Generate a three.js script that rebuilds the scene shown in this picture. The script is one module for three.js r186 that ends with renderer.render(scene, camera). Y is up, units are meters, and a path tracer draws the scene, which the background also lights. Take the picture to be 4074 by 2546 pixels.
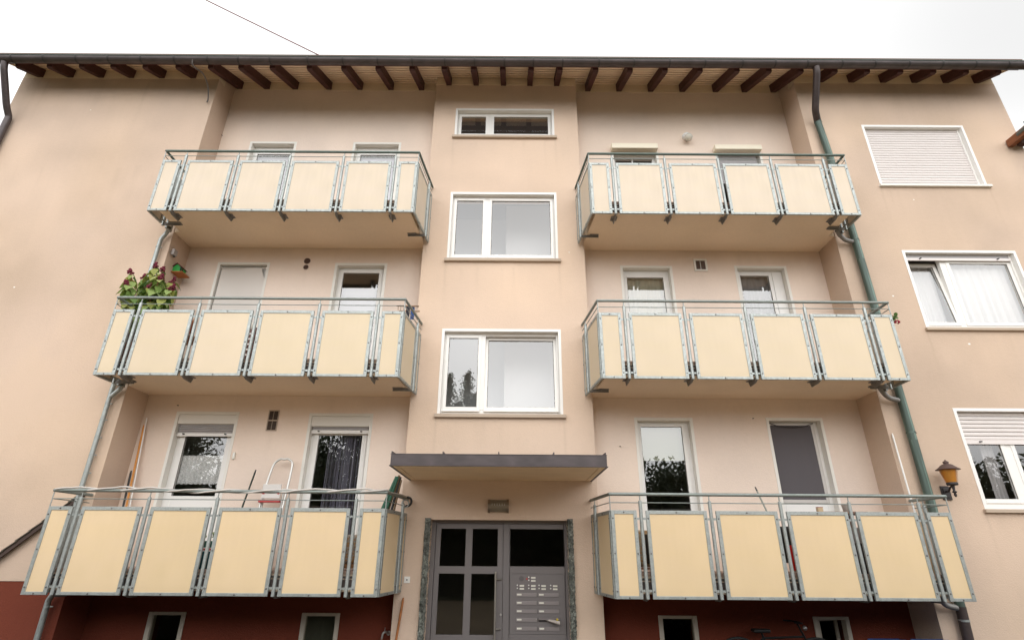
import * as THREE from 'three';
import { mergeGeometries } from 'three/addons/utils/BufferGeometryUtils.js';
import { RoundedBoxGeometry } from 'three/addons/geometries/RoundedBoxGeometry.js';

// ---------------------------------------------------------------- camera
const scene = new THREE.Scene();
const camera = new THREE.PerspectiveCamera(61.36, 1024 / 639, 0.1, 400);
camera.rotation.order = 'YXZ';
camera.position.set(0, 1.7, 8.4866);
camera.rotation.set(THREE.MathUtils.degToRad(23.3577), THREE.MathUtils.degToRad(0.0574), THREE.MathUtils.degToRad(0.416));
scene.add(camera);

// ---------------------------------------------------------------- renderer and exposure
const renderer = new THREE.WebGLRenderer({ antialias: true });
renderer.setSize(1024, 639);
renderer.toneMapping = THREE.LinearToneMapping;
renderer.toneMappingExposure = 1.0;
renderer.shadowMap.enabled = true;

// ---------------------------------------------------------------- random numbers and noise
function rng(seed) {
  let a = seed >>> 0;
  return () => {
    a = (a + 0x6d2b79f5) | 0;
    let t = Math.imul(a ^ (a >>> 15), 1 | a);
    t = (t + Math.imul(t ^ (t >>> 7), 61 | t)) ^ t;
    return ((t ^ (t >>> 14)) >>> 0) / 4294967296;
  };
}
function noiseGrid(n, seed) {
  const r = rng(seed), g = new Float32Array(n * n);
  for (let i = 0; i < n * n; i++) g[i] = r();
  return (u, v) => {                                   // tiles over 0..1
    const x = (u - Math.floor(u)) * n, y = (v - Math.floor(v)) * n;
    const i = Math.floor(x), j = Math.floor(y);
    let fx = x - i, fy = y - j;
    fx = fx * fx * (3 - 2 * fx); fy = fy * fy * (3 - 2 * fy);
    const a = g[(j % n) * n + (i % n)], b = g[(j % n) * n + ((i + 1) % n)];
    const c = g[((j + 1) % n) * n + (i % n)], d = g[((j + 1) % n) * n + ((i + 1) % n)];
    return (a + (b - a) * fx) * (1 - fy) + (c + (d - c) * fx) * fy;
  };
}
const clamp = (x, a = 0, b = 1) => Math.min(b, Math.max(a, x));
const smooth = (a, b, x) => { const t = clamp((x - a) / (b - a)); return t * t * (3 - 2 * t); };

// ---------------------------------------------------------------- sky: high overcast, brightest towards the veiled sun
const SUN = new THREE.Vector3(0.07, 0.82, 0.57).normalize();
{
  const W = 512, H = 256, data = new Float32Array(W * H * 4);
  const THIN = new THREE.Vector3(0.66, 0.60, -0.44).normalize();
  const n1 = noiseGrid(8, 11), n2 = noiseGrid(20, 12), n3 = noiseGrid(52, 13);
  for (let j = 0; j < H; j++) for (let i = 0; i < W; i++) {
    const el = ((j + 0.5) / H - 0.5) * Math.PI, az = ((i + 0.5) / W - 0.5) * 2 * Math.PI;
    const d = new THREE.Vector3(Math.cos(az) * Math.cos(el), Math.sin(el), Math.sin(az) * Math.cos(el));
    const u = i / W, v = j / H;
    const cl = 0.5 * n1(u, v * 0.5) + 0.3 * n2(u, v * 0.5) + 0.2 * n3(u, v * 0.5);
    const ang = Math.acos(clamp(d.dot(SUN), -1, 1)) * 180 / Math.PI;
    const e = el * 180 / Math.PI, front = 0.5 + 0.5 * d.z;
    let L = 0.45 + 0.75 * smooth(0, 30, e) + 0.5 * Math.exp(-Math.pow(ang / 35, 2));
    L += 3.3 * Math.exp(-Math.pow((e - 20) / 20, 2)) * Math.pow(front, 2.2);     // bright bank of thin cloud facing the house
    L *= 0.86 + 0.34 * cl;
    const gap = Math.acos(clamp(d.dot(THIN), -1, 1)) * 180 / Math.PI;                      // a thinner stretch of cloud behind the house
    L *= 1 - 0.36 * Math.exp(-Math.pow(gap / 17, 2)) * smooth(0.35, 0.62, cl);
    const thin = smooth(0.53, 0.36, cl) * smooth(0.3, -0.1, d.z);               // thin places of the cloud show a little blue
    let c = [L * (1.0 - 0.16 * thin), L * (1.0 - 0.13 * thin), L * (1.0 - 0.03 * thin)];
    if (el < 0) { const g = 0.15 + 0.1 * smooth(-0.2, 0, el); c = [g, g * 0.96, g * 0.88]; }
    data.set([c[0], c[1], c[2], 1], (j * W + i) * 4);
  }
  const t = new THREE.DataTexture(data, W, H, THREE.RGBAFormat, THREE.FloatType);
  t.mapping = THREE.EquirectangularReflectionMapping; t.magFilter = THREE.LinearFilter; t.minFilter = THREE.LinearFilter;
  t.wrapS = THREE.RepeatWrapping; t.needsUpdate = true;
  scene.background = t; scene.environment = t;
}
const sun = new THREE.DirectionalLight(0xfff3e2, 0.5);
sun.position.copy(SUN).multiplyScalar(60);
sun.castShadow = true; sun.shadow.radius = 30; sun.shadow.mapSize.set(2048, 2048);
Object.assign(sun.shadow.camera, { left: -16, right: 16, top: 16, bottom: -16, near: 1, far: 140 });
scene.add(sun); scene.add(sun.target);

// ---------------------------------------------------------------- textures
function dataTex(n, fn, srgb = false, rep = 1) {
  const d = new Uint8Array(n * n * 4);
  for (let j = 0; j < n; j++) for (let i = 0; i < n; i++) {
    const c = fn(i / n, j / n);
    const k = (j * n + i) * 4;
    if (typeof c === 'number') { d[k] = d[k + 1] = d[k + 2] = clamp(c) * 255; } else for (let q = 0; q < 3; q++) d[k + q] = clamp(c[q]) * 255;
    d[k + 3] = 255;
  }
  const t = new THREE.DataTexture(d, n, n, THREE.RGBAFormat);
  t.wrapS = t.wrapT = THREE.RepeatWrapping; t.magFilter = THREE.LinearFilter; t.minFilter = THREE.LinearMipmapLinearFilter;
  t.generateMipmaps = true; if (srgb) t.colorSpace = THREE.SRGBColorSpace;
  t.repeat.set(rep, rep); t.needsUpdate = true;
  return t;
}
const N = (n, s) => noiseGrid(n, s);
const stuccoTone = (() => {
  const a = N(5, 1), b = N(13, 2), c = N(40, 3), d = N(300, 4);
  return dataTex(1024, (u, v) => {
    const s = 0.905 + 0.05 * (a(u, v) - 0.5) + 0.045 * (b(u, v) - 0.5) + 0.03 * (c(u * 0.5, v) - 0.5) + 0.04 * (d(u, v) - 0.5);
    return [s, s * 0.998, s * (0.992 + 0.02 * (b(v, u) - 0.5))];
  }, false, 1 / 7);
})();
// one sheet of old paint over a whole wall: cloudy patches, faint runs, drip stains under sills and fixings
function wallMap(x0, x1, y0, y1, seed, amp, drips, w = 1024, h = 1024) {
  const W = x1 - x0, Hh = y1 - y0, k = 1 / 8, g = [N(7, seed), N(16, seed + 1), N(41, seed + 2), N(300, seed + 3), N(150, seed + 4), N(23, seed + 5)];
  const d = new Uint8Array(w * h * 4);
  for (let j = 0; j < h; j++) for (let i = 0; i < w; i++) {
    const x = x0 + (i + 0.5) / w * W, y = y0 + (j + 0.5) / h * Hh, u = x * k * 0.6 + 7, v = y * k * 0.6 + 7;
    let q = 0.905 + amp * (0.15 * (g[0](u, v) - 0.5) + 0.10 * (g[1](u, v) - 0.5) + 0.05 * (g[2](u, v) - 0.5)) + 0.028 * (g[3](x * 0.45, y * 0.45) - 0.5) + 0.03 * (g[3](x * 0.07, y * 0.3) - 0.5) + amp * 0.010 * (g[4](x * 0.12, y * 0.012) - 0.5);
    let warm = amp * 0.04 * (g[1](v, u) - 0.5);
    for (const [dx, dy, len, wd, st] of drips) {
      if (y > dy || y < dy - len || Math.abs(x - dx) > wd * 2.4) continue;
      const t = (dy - y) / len, wob = 0.35 * wd * (g[5](y * 0.5, dx) - 0.5), e = Math.exp(-Math.pow((x - dx - wob) / (wd * (0.55 + 0.6 * t)), 2));
      const f = 0.55 * st * e * Math.pow(1 - t, 1.4) * (0.7 + 0.6 * g[4](x * 0.3, y * 0.05));
      q *= 1 - f; warm += f * 0.12;
    }
    const m = (j * w + i) * 4;
    d[m] = clamp(q * (1 + warm * 0.3)) * 255; d[m + 1] = clamp(q) * 255; d[m + 2] = clamp(q * (1 - warm)) * 255; d[m + 3] = 255;
  }
  const t = new THREE.DataTexture(d, w, h, THREE.RGBAFormat);
  t.wrapS = t.wrapT = THREE.RepeatWrapping; t.magFilter = THREE.LinearFilter; t.minFilter = THREE.LinearMipmapLinearFilter; t.generateMipmaps = true;
  t.repeat.set(1 / W, 1 / Hh); t.offset.set(-x0 / W, -y0 / Hh); t.needsUpdate = true;
  return t;
}
function runs(xa, xb, n, y, len, seed, st) { const r = rng(seed), o = []; for (let i = 0; i < n; i++) o.push([xa + (xb - xa) * r(), y - 0.1 * r(), len * (0.3 + 0.9 * r()), 0.03 + 0.07 * r(), st * (0.3 + 0.9 * r())]); return o; }
const towerMap = wallMap(-1.7, 1.4, 0, 10.6, 300, 1, [...[9.07, 6.33, 3.60].flatMap((y, i) => [[-1.17, y, 1.1, 0.035, 0.16], [0.81, y, 0.9 + 0.2 * i, 0.035, 0.15], ...runs(-1.15, 0.8, 9, y, 0.9, 310 + i, 0.07)]), ...runs(-1.58, 1.24, 16, 10.5, 0.7, 320, 0.06), ...runs(-1.5, 1.2, 12, 3.1, 0.3, 321, 0.05)], 512, 1024);
const leftMap = wallMap(-9.9, -5.8, 1.2, 10.6, 330, 1.35, [...runs(-9.7, -5.9, 26, 10.3, 1.6, 331, 0.085), ...runs(-9.7, -5.9, 14, 8.2, 1.8, 332, 0.045), [-5.94, 6.5, 1.6, 0.05, 0.10], [-5.93, 3.8, 1.4, 0.05, 0.10]]);
const rightMap = wallMap(5.4, 9.7, 0, 10.6, 340, 1.25, [...[7.78, 4.99, 2.25].flatMap((y, i) => [[6.62, y, 1.0, 0.035, 0.15], [8.58, y, 1.1, 0.035, 0.14], ...runs(6.7, 8.5, 8, y, 0.8, 341 + i, 0.06)]), ...runs(5.6, 9.5, 24, 10.3, 1.3, 345, 0.08), ...runs(5.7, 5.95, 6, 6.5, 1.5, 346, 0.09)]);
const recessMap = wallMap(-6, 5.7, 1.2, 10.7, 350, 0.85, [...[9.3, 6.73, 3.98].flatMap((y, i) => runs(-5.8, 5.5, 34, y + 0.9 * (i === 0), 0.8, 351 + i, 0.05)), [-3.79, 3.43, 0.7, 0.06, 0.09], [3.37, 6.33, 0.6, 0.07, 0.08], [-3.70, 6.3, 0.5, 0.04, 0.08]]);
const stuccoBump = (() => {
  const a = N(170, 5), b = N(90, 6), c = N(40, 7);
  return dataTex(512, (u, v) => Math.pow(a(u, v), 1.6) * 0.6 + 0.25 * b(u, v) + 0.15 * c(u, v), false, 1 / 0.8);
})();
const galvTone = (() => {
  const a = N(26, 31), b = N(70, 32), c = N(7, 33);
  return dataTex(256, (u, v) => { const s = 0.78 + 0.16 * (a(u, v) - 0.5) + 0.12 * (b(u, v) - 0.5) + 0.14 * (c(u, v) - 0.5); return [s * 0.985, s, s * 0.99]; }, false, 1 / 0.5);
})();
const galvRough = (() => { const a = N(30, 34); return dataTex(128, (u, v) => 0.45 + 0.4 * a(u, v), false, 1 / 0.4); })();
function boardMap(seed, streak, cloud) {               // laminate boards: faint runs from the top rail, splash grime along the foot
  const a = N(70, seed), b = N(12, seed + 1), c = N(9, seed + 2), d = N(120, seed + 3);
  const t = dataTex(512, (u, v) => {
    const foot = 0.05 * smooth(0.16, 0.02, v) * (0.3 + 1.2 * c(u * 2, 0.3)) + 0.035 * smooth(0.86, 0.97, v) * c(u * 3, 0.7);
    const s = 0.955 + streak * (a(u, v * 0.06) - 0.5) * (0.4 + 0.6 * v) + cloud * (b(u, v * 0.35) - 0.5) + 0.012 * (d(u, v) - 0.5) - foot;
    return [s, s * 0.998, s * (0.985 + 0.04 * (b(v, u) - 0.5))];
  });
  t.repeat.set(1 / 2.3, 1 / 1.007); return t;
}
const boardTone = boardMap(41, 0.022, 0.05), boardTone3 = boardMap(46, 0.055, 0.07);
const patina = (() => {
  const a = N(9, 51), b = N(24, 52), c = N(60, 53);
  return dataTex(512, (u, v) => {
    const s = smooth(0.28, 0.8, 0.6 * a(u * 0.5, v * 0.12) + 0.4 * b(u, v * 0.10)), k = 0.82 + 0.3 * c(u, v * 0.1);
    const m = (p, q) => (p + (q - p) * s) * k;
    return [m(0.07, 0.15), m(0.10, 0.225), m(0.085, 0.19)];
  }, false, 1);
})();
const brownSheet = (() => { const a = N(8, 54), b = N(40, 55); return dataTex(256, (u, v) => 0.8 + 0.25 * (a(u, v) - 0.5) + 0.2 * (b(u * 0.3, v) - 0.5), false, 1); })();
const woodTone = (() => {
  const a = N(40, 61), b = N(6, 62);
  return dataTex(256, (u, v) => 0.75 + 0.3 * (a(u * 0.08, v) - 0.5) + 0.3 * (b(u, v) - 0.5), false, 1);
})();
const plankTone = (() => { const a = N(30, 63), b = N(5, 64); return dataTex(256, (u, v) => 0.93 + 0.08 * (a(u * 0.1, v) - 0.5) + 0.08 * (b(u, v) - 0.5), false, 1); })();
const stoneMap = (() => {
  const a = N(60, 71), b = N(22, 72), c = N(110, 73), r = N(160, 74);
  return dataTex(512, (u, v) => {
    const s = 0.05 + 0.26 * (a(u, v) * b(u, v)) + 0.14 * (c(u, v) - 0.5);
    const w = smooth(0.80, 0.90, r(u, v)) * smooth(0.5, 0.65, b(v, u)) * 0.7;
    return [s * 0.98 + w, s * 1.02 + w, s * 0.92 + w * 0.95];
  }, false, 1 / 0.7);
})();
const paveTone = (() => { const a = N(6, 81), b = N(60, 82); return dataTex(512, (u, v) => 0.8 + 0.2 * (a(u, v) - 0.5) + 0.25 * (b(u, v) - 0.5), false, 1 / 5); })();
const laceMap = (() => {
  const a = N(30, 91), b = N(90, 92);
  return dataTex(256, (u, v) => { const s = 0.72 + 0.35 * (a(u, v) - 0.5) + 0.35 * (b(u, v) - 0.5); return s; }, false, 2.2);
})();

// ---------------------------------------------------------------- materials
const lin = (r, g, b) => new THREE.Color().setRGB(r, g, b);
const std = (c, o = {}) => new THREE.MeshStandardMaterial({ color: lin(...c), roughness: 0.85, ...o });
const M = {
  tower: std([0.715, 0.55, 0.425], { map: towerMap, bumpMap: stuccoBump, bumpScale: 0.0028, roughness: 0.95 }),
  wing: std([0.625, 0.478, 0.368], { map: leftMap, bumpMap: stuccoBump, bumpScale: 0.0028, roughness: 0.95 }),
  wingR: std([0.625, 0.478, 0.368], { map: rightMap, bumpMap: stuccoBump, bumpScale: 0.0028, roughness: 0.95 }),
  recess: std([0.84, 0.695, 0.585], { map: recessMap, bumpMap: stuccoBump, bumpScale: 0.0024, roughness: 0.95 }),
  red: std([0.18, 0.036, 0.016], { map: stuccoTone, bumpMap: stuccoBump, bumpScale: 0.004, roughness: 0.95 }),
  soffit: std([0.86, 0.70, 0.53], { map: stuccoTone, roughness: 0.95 }),
  frieze: std([0.72, 0.60, 0.44], { map: plankTone }),
  trim: std([0.76, 0.735, 0.68], { roughness: 0.8 }),
  pvc: std([0.80, 0.785, 0.755], { roughness: 0.42 }),
  sill: std([0.50, 0.40, 0.31], { map: stuccoTone, roughness: 0.7 }),
  pane: new THREE.MeshPhysicalMaterial({ color: 0xffffff, transmission: 1, thickness: 0, roughness: 0, ior: 2.3 }),
  doorPane: new THREE.MeshPhysicalMaterial({ color: lin(0.5, 0.5, 0.45), transmission: 1, thickness: 0, roughness: 0, ior: 1.5 }),
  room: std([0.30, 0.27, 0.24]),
  shutter: std([0.69, 0.64, 0.62], { roughness: 0.5 }),
  shutterGrey: std([0.40, 0.385, 0.39], { roughness: 0.5 }),
  awningBox: std([0.80, 0.73, 0.58], { roughness: 0.45 }),
  gap: std([0.03, 0.028, 0.026]),
  rafter: std([0.085, 0.026, 0.021], { map: woodTone, roughness: 0.65 }),
  plank: std([0.96, 0.77, 0.56], { map: plankTone, roughness: 0.7 }),
  gutter: std([0.095, 0.078, 0.078], { map: brownSheet, roughness: 0.45, metalness: 0.35 }),
  strap: std([0.045, 0.040, 0.040], { roughness: 0.5, metalness: 0.3 }),
  roof: std([0.12, 0.07, 0.05]),
  galv: std([0.45, 0.475, 0.465], { map: galvTone, roughnessMap: galvRough, roughness: 0.8, metalness: 0.72 }),
  rail: std([0.30, 0.335, 0.32], { map: galvTone, roughness: 0.5, metalness: 0.5 }),
  railGreen: std([0.15, 0.20, 0.18], { map: galvTone, roughness: 0.5, metalness: 0.4 }),
  galvDark: std([0.30, 0.285, 0.275], { map: galvTone, roughness: 0.6, metalness: 0.4 }),
  steel: std([0.5, 0.5, 0.5], { roughness: 0.35, metalness: 0.9 }),
  bolt: std([0.16, 0.155, 0.15], { roughness: 0.4, metalness: 0.6 }),
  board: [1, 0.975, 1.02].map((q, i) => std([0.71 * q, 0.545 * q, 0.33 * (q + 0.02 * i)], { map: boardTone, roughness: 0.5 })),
  board2: [1, 0.98, 1.015].map((q, i) => std([0.655 * q, 0.543 * q, 0.385 * (q + 0.02 * i)], { map: boardTone, roughness: 0.5 })),  // same boards, washed out in colour to imitate stronger light on the middle floor
  board3: [1, 0.98, 1.012].map((q, i) => std([0.665 * q, 0.565 * q, 0.44 * (q + 0.02 * i)], { map: boardTone3, roughness: 0.55 })),  // same boards again, paler still: the bright top floor light is in the colour
  tileEdge: std([0.36, 0.25, 0.20]),
  slabDark: std([0.10, 0.08, 0.075]),
  patina: std([1, 1, 1], { map: patina, roughness: 0.5, metalness: 0.25 }),
  brownPipe: std([0.07, 0.05, 0.047], { map: brownSheet, roughness: 0.45, metalness: 0.3 }),
  canopySheet: std([0.088, 0.072, 0.075], { map: brownSheet, roughness: 0.55, metalness: 0.15 }),
  canopySoffit: std([0.95, 0.76, 0.53], { map: plankTone, roughness: 0.7 }),
  doorMetal: std([0.165, 0.149, 0.148], { roughness: 0.5, metalness: 0.15 }),
  flap: std([0.27, 0.245, 0.245], { roughness: 0.4, metalness: 0.4 }),
  bar: std([0.42, 0.40, 0.37], { roughness: 0.32, metalness: 0.85 }),
  plate: std([0.72, 0.70, 0.62], { roughness: 0.4 }),
  white: std([0.80, 0.79, 0.76], { roughness: 0.5 }),
  red2: std([0.55, 0.03, 0.03], { roughness: 0.5 }),
  stone: std([0.85, 0.87, 0.82], { map: stoneMap, roughness: 0.65 }),
  black: std([0.015, 0.015, 0.015], { roughness: 0.5 }),
  curtain: std([0.75, 0.74, 0.70], { roughness: 1, side: THREE.DoubleSide }),
};
const cloth = (c, t = 0.45, o = {}) => new THREE.MeshPhysicalMaterial({ color: lin(...c), transmission: t, thickness: 0, roughness: 1, side: THREE.DoubleSide, ...o });

// ---------------------------------------------------------------- geometry helpers (uv in metres)
const V3 = (x, y, z) => new THREE.Vector3(x, y, z);
function planarUV(g) {
  const p = g.attributes.position, n = g.attributes.normal, uv = new Float32Array(p.count * 2);
  for (let i = 0; i < p.count; i++) {
    const ax = Math.abs(n.getX(i)), ay = Math.abs(n.getY(i)), az = Math.abs(n.getZ(i));
    const x = p.getX(i), y = p.getY(i), z = p.getZ(i);
    if (ax >= ay && ax >= az) { uv[2 * i] = z; uv[2 * i + 1] = y; } else if (ay >= az) { uv[2 * i] = x; uv[2 * i + 1] = z; } else { uv[2 * i] = x; uv[2 * i + 1] = y; }
  }
  g.setAttribute('uv', new THREE.BufferAttribute(uv, 2));
  return g;
}
const flat = g => { const h = g.index ? g.toNonIndexed() : g; for (const k of Object.keys(h.attributes)) if (!['position', 'normal', 'uv'].includes(k)) h.deleteAttribute(k); return h; };
function bx(x0, x1, y0, y1, z0, z1) {
  const g = flat(new THREE.BoxGeometry(Math.abs(x1 - x0), Math.abs(y1 - y0), Math.abs(z1 - z0)));
  g.translate((x0 + x1) / 2, (y0 + y1) / 2, (z0 + z1) / 2);
  return planarUV(g);
}
function rb(x0, x1, y0, y1, z0, z1, r = 0.008, s = 2) {
  const g = flat(new RoundedBoxGeometry(x1 - x0, y1 - y0, z1 - z0, s, r));
  g.translate((x0 + x1) / 2, (y0 + y1) / 2, (z0 + z1) / 2);
  return planarUV(g);
}
function rod(a, b, r, r2 = r, n = 10) {
  const d = b.clone().sub(a), g = flat(new THREE.CylinderGeometry(r2, r, d.length(), n, 1));
  const u = g.attributes.uv, L = d.length();
  for (let i = 0; i < u.count; i++) u.setXY(i, u.getX(i) * 6.283 * r, u.getY(i) * L);
  g.applyQuaternion(new THREE.Quaternion().setFromUnitVectors(V3(0, 1, 0), d.normalize()));
  g.translate((a.x + b.x) / 2, (a.y + b.y) / 2, (a.z + b.z) / 2);
  return g;
}
function pipe(pts, r, n = 12, seg = 0, straight = true) {
  let c;
  if (straight) {                                       // polyline with rounded bends
    c = new THREE.CurvePath();
    for (let i = 0; i < pts.length; i++) {
      if (i === 0) { c.last = pts[0]; continue; }
      const a = c.last, b = pts[i];
      if (i < pts.length - 1) {
        const k = Math.min(r * 1.8, a.distanceTo(b) * 0.45, b.distanceTo(pts[i + 1]) * 0.45);
        const p = b.clone().add(a.clone().sub(b).setLength(k)), q = b.clone().add(pts[i + 1].clone().sub(b).setLength(k));
        c.add(new THREE.LineCurve3(a, p)); c.add(new THREE.QuadraticBezierCurve3(p, b, q)); c.last = q;
      } else c.add(new THREE.LineCurve3(a, b));
    }
  } else c = new THREE.CatmullRomCurve3(pts);
  const L = c.getLength(), g = flat(new THREE.TubeGeometry(c, seg || Math.max(6, Math.round(L / 0.03)), r, n));
  const u = g.attributes.uv;
  for (let i = 0; i < u.count; i++) u.setXY(i, u.getY(i), u.getX(i) * L);
  return g;
}
function prismX(poly, x0, x1) {                        // closed polygon [z, y] run along x
  const s = new THREE.Shape(poly.map(([z, y]) => new THREE.Vector2(-z, y)));
  const g = flat(new THREE.ExtrudeGeometry(s, { depth: x1 - x0, bevelEnabled: false }));
  g.rotateY(Math.PI / 2); g.translate(x0, 0, 0);
  return planarUV(g);
}
function prismZ(poly, z0, z1, holes = []) {            // closed polygon [x, y] run along z
  const s = new THREE.Shape(poly.map(([x, y]) => new THREE.Vector2(x, y)));
  for (const h of holes) s.holes.push(new THREE.Path(h.map(([x, y]) => new THREE.Vector2(x, y))));
  const g = flat(new THREE.ExtrudeGeometry(s, { depth: z1 - z0, bevelEnabled: false }));
  g.translate(0, 0, z0);
  return planarUV(g);
}
const rect = (x0, x1, y0, y1) => [[x0, y0], [x1, y0], [x1, y1], [x0, y1]];
const lathe = (pts, n = 20) => flat(new THREE.LatheGeometry(pts.map(([r, y]) => new THREE.Vector2(r, y)), n));
function ball(x, y, z, r, sx = 1, sy = 1, sz = 1) { const g = flat(new THREE.SphereGeometry(r, 12, 8)); g.scale(sx, sy, sz); g.translate(x, y, z); return g; }
function plane(x0, x1, y0, y1, z) { const g = flat(new THREE.PlaneGeometry(x1 - x0, y1 - y0)); g.translate((x0 + x1) / 2, (y0 + y1) / 2, z); return planarUV(g); }
function folds(x0, x1, y0, y1, z, n, amp, seed, hem = 0) {   // a hanging curtain with n folds
  const nx = n * 10, ny = 10, r = rng(seed), ph = r() * 6, g = new THREE.PlaneGeometry(x1 - x0, y1 - y0, nx, ny), p = g.attributes.position;
  const wob = noiseGrid(16, seed);
  for (let i = 0; i < p.count; i++) {
    const u = p.getX(i) / (x1 - x0) + 0.5, v = p.getY(i) / (y1 - y0) + 0.5;
    p.setZ(i, amp * Math.sin(u * n * 6.283 + ph + 2.5 * wob(u, 0.3)) * (0.35 + 0.65 * (1 - v)) * (0.6 + 0.8 * wob(u * 0.7, 0.9)));
    if (hem && v < 0.02) p.setY(i, p.getY(i) + hem * Math.abs(Math.sin(u * 60)));
  }
  g.computeVertexNormals(); g.translate((x0 + x1) / 2, (y0 + y1) / 2, z);
  return flat(g);
}

// ---------------------------------------------------------------- object helpers
const used = {};
function numbered(n) { if (!(n in used)) { used[n] = 0; return n; } used[n]++; return n + '_' + String(used[n]).padStart(3, '0'); }
function mesh(name, geoms, mat, parent, label) {
  const list = Array.isArray(geoms) ? geoms : [geoms];
  const m = new THREE.Mesh(list.length === 1 ? list[0] : mergeGeometries(list), mat);
  m.name = name; m.castShadow = m.receiveShadow = true;
  if (label) m.userData.label = label;
  (parent || scene).add(m);
  return m;
}
function thing(name, label, category, pos = [0, 0, 0], group) {
  const o = new THREE.Group(); o.name = numbered(name); o.position.set(...pos);
  o.userData = { label, category }; if (group) o.userData.group = group;
  scene.add(o); return o;
}
function part(name, parent, label) { const o = new THREE.Group(); o.name = name; if (label) o.userData.label = label; parent.add(o); return o; }
function struct(name, geoms, mat) { const m = mesh(numbered(name), geoms, mat); m.userData.kind = 'structure'; return m; }

// ---------------------------------------------------------------- measures of the building
const H = 2.75, ZW = 0.533, ZT = 0.27, ZB = 1.235;     // storey; wing, stair tower and railing planes (the recessed wall is z = 0)
const WL = -5.865, WR = 5.557, TL = -1.589, TR = 1.257, XL = -9.77, XR = 9.535;
const RY = z => 10.60 - 0.53 * z;                      // underside of the rafters
const SLAB0 = 1.25, SLAB1 = 1.485;

// ---------------------------------------------------------------- ground
struct('ground', (() => { const g = bx(-150, 150, -0.3, -0.02, -60, 150); return g; })(), std([0.055, 0.075, 0.03], { map: paveTone }));
struct('pavement', bx(-14, 14, -0.25, 0, 3.4, 15), std([0.53, 0.40, 0.26], { map: paveTone }));
struct('added_dark_ground', bx(-14, 14, -0.25, -0.006, 0.3, 3.396), std([0.05, 0.035, 0.025], { map: paveTone }));  // unseen dark strip added to keep ground bounce off the cellar walls

// ---------------------------------------------------------------- the building
const house = thing('apartment_building', 'salmon pink three storey apartment block with recessed balconies and a central stair tower', 'building');
const HZ = -4;                                         // back of the rooms
// openings, as outer edges of the white painted surrounds
const T = 0.044;
const openings = { recess: [], tower: [], wing: [] };
const hole = (x0, x1, y0, y1) => rect(x0 - 0.011, x1 + 0.011, y0 - 0.011, y1 + 0.011);

// windows and doors are parts of the building
function surround(w, x0, x1, y0, y1, zf, rev, m = M.trim) {     // painted band on the wall and lining of the reveal
  const p = 0.006, i0 = x0 + T, i1 = x1 - T, i2 = y1 - T;
  mesh('surround', [
    bx(x0, x1, i2, y1, zf - 0.001, zf + p), bx(x0, i0, y0, i2, zf - 0.001, zf + p), bx(i1, x1, y0, i2, zf - 0.001, zf + p),
    bx(i0 - 0.01, i0, y0, i2 + 0.01, zf - rev - 0.08, zf - 0.0015), bx(i1, i1 + 0.01, y0, i2 + 0.01, zf - rev - 0.08, zf - 0.0015), bx(i0, i1, i2, i2 + 0.01, zf - rev - 0.08, zf - 0.0015),
  ], m, w);
  return [i0, i1, y0, i2];
}
function barsFrame(x0, x1, y0, y1, z0, z1, l, r, b, t) {        // four bars butted end to end
  return [rb(x0, x0 + l, y0, y1, z0, z1, 0.005), rb(x1 - r, x1, y0, y1, z0, z1, 0.005), rb(x0 + l, x1 - r, y0, y0 + b, z0, z1, 0.005), rb(x0 + l, x1 - r, y1 - t, y1, z0, z1, 0.005)];
}
function sash(w, x0, x1, y0, y1, z, bar, o = {}) {             // casement with its pane, optionally tilted inwards about its foot
  const b = o.bottom ?? bar;
  const s = mesh('sash', barsFrame(x0, x1, y0, y1, z - 0.05, z, bar, bar, b, o.top ?? bar), o.mat ?? M.pvc, w);
  const g = mesh('pane', plane(x0 + bar - 0.004, x1 - bar + 0.004, y0 + b - 0.004, y1 - (o.top ?? bar) + 0.004, z - 0.022), o.pane ?? M.pane, w);
  const gasket = mesh('gasket', barsFrame(x0 + bar - 0.005, x1 - bar + 0.005, y0 + b - 0.005, y1 - (o.top ?? bar) + 0.005, z - 0.018, z - 0.010, 0.01, 0.01, 0.01, 0.01), M.gap, w);
  if (o.tilt) for (const m of [s, g, gasket]) { m.geometry.translate(0, -y0, -z); m.geometry.rotateX(-o.tilt); m.geometry.translate(0, y0, z); }
  return g;
}
function slatProfile(y, h, z) { return [[z - 0.006, y], [z + 0.001, y + 0.004], [z + 0.006, y + h * 0.35], [z + 0.007, y + h * 0.6], [z + 0.003, y + h * 0.84], [z - 0.003, y + h * 0.9], [z - 0.006, y + h * 0.9]]; }
function slats(w, x0, x1, ytop, ybot, h, z, mat) {
  const n = Math.round((ytop - ybot) / h), step = (ytop - ybot) / n;
  for (let i = 0; i < n; i++) mesh('shutter_slat', prismX(slatProfile(ybot + i * step, step, z), x0, x1), mat, w);
  mesh('slat_joints', bx(x0, x1, ybot, ytop, z - 0.012, z - 0.007), M.gap, w).userData.kind = 'stuff';
}
function endBar(w, x0, x1, y0, y1, z, mat) {
  mesh('shutter_end_bar', rb(x0, x1, y0, y1, z - 0.008, z + 0.010, 0.004), mat, w);
  for (const x of [x0 + 0.13 * (x1 - x0), x1 - 0.13 * (x1 - x0)]) mesh('stopper', rod(V3(x, (y0 + y1) / 2 + 0.008, z + 0.006), V3(x, (y0 + y1) / 2 + 0.004, z + 0.05), 0.011, 0.009), M.black, w);
}
function sillPart(w, x0, x1, y, zf, h = 0.055, out = 0.055, mat = M.sill) { mesh('sill', rb(x0, x1, y - h, y, zf - 0.14, zf + out, 0.006), mat, w); }

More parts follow.
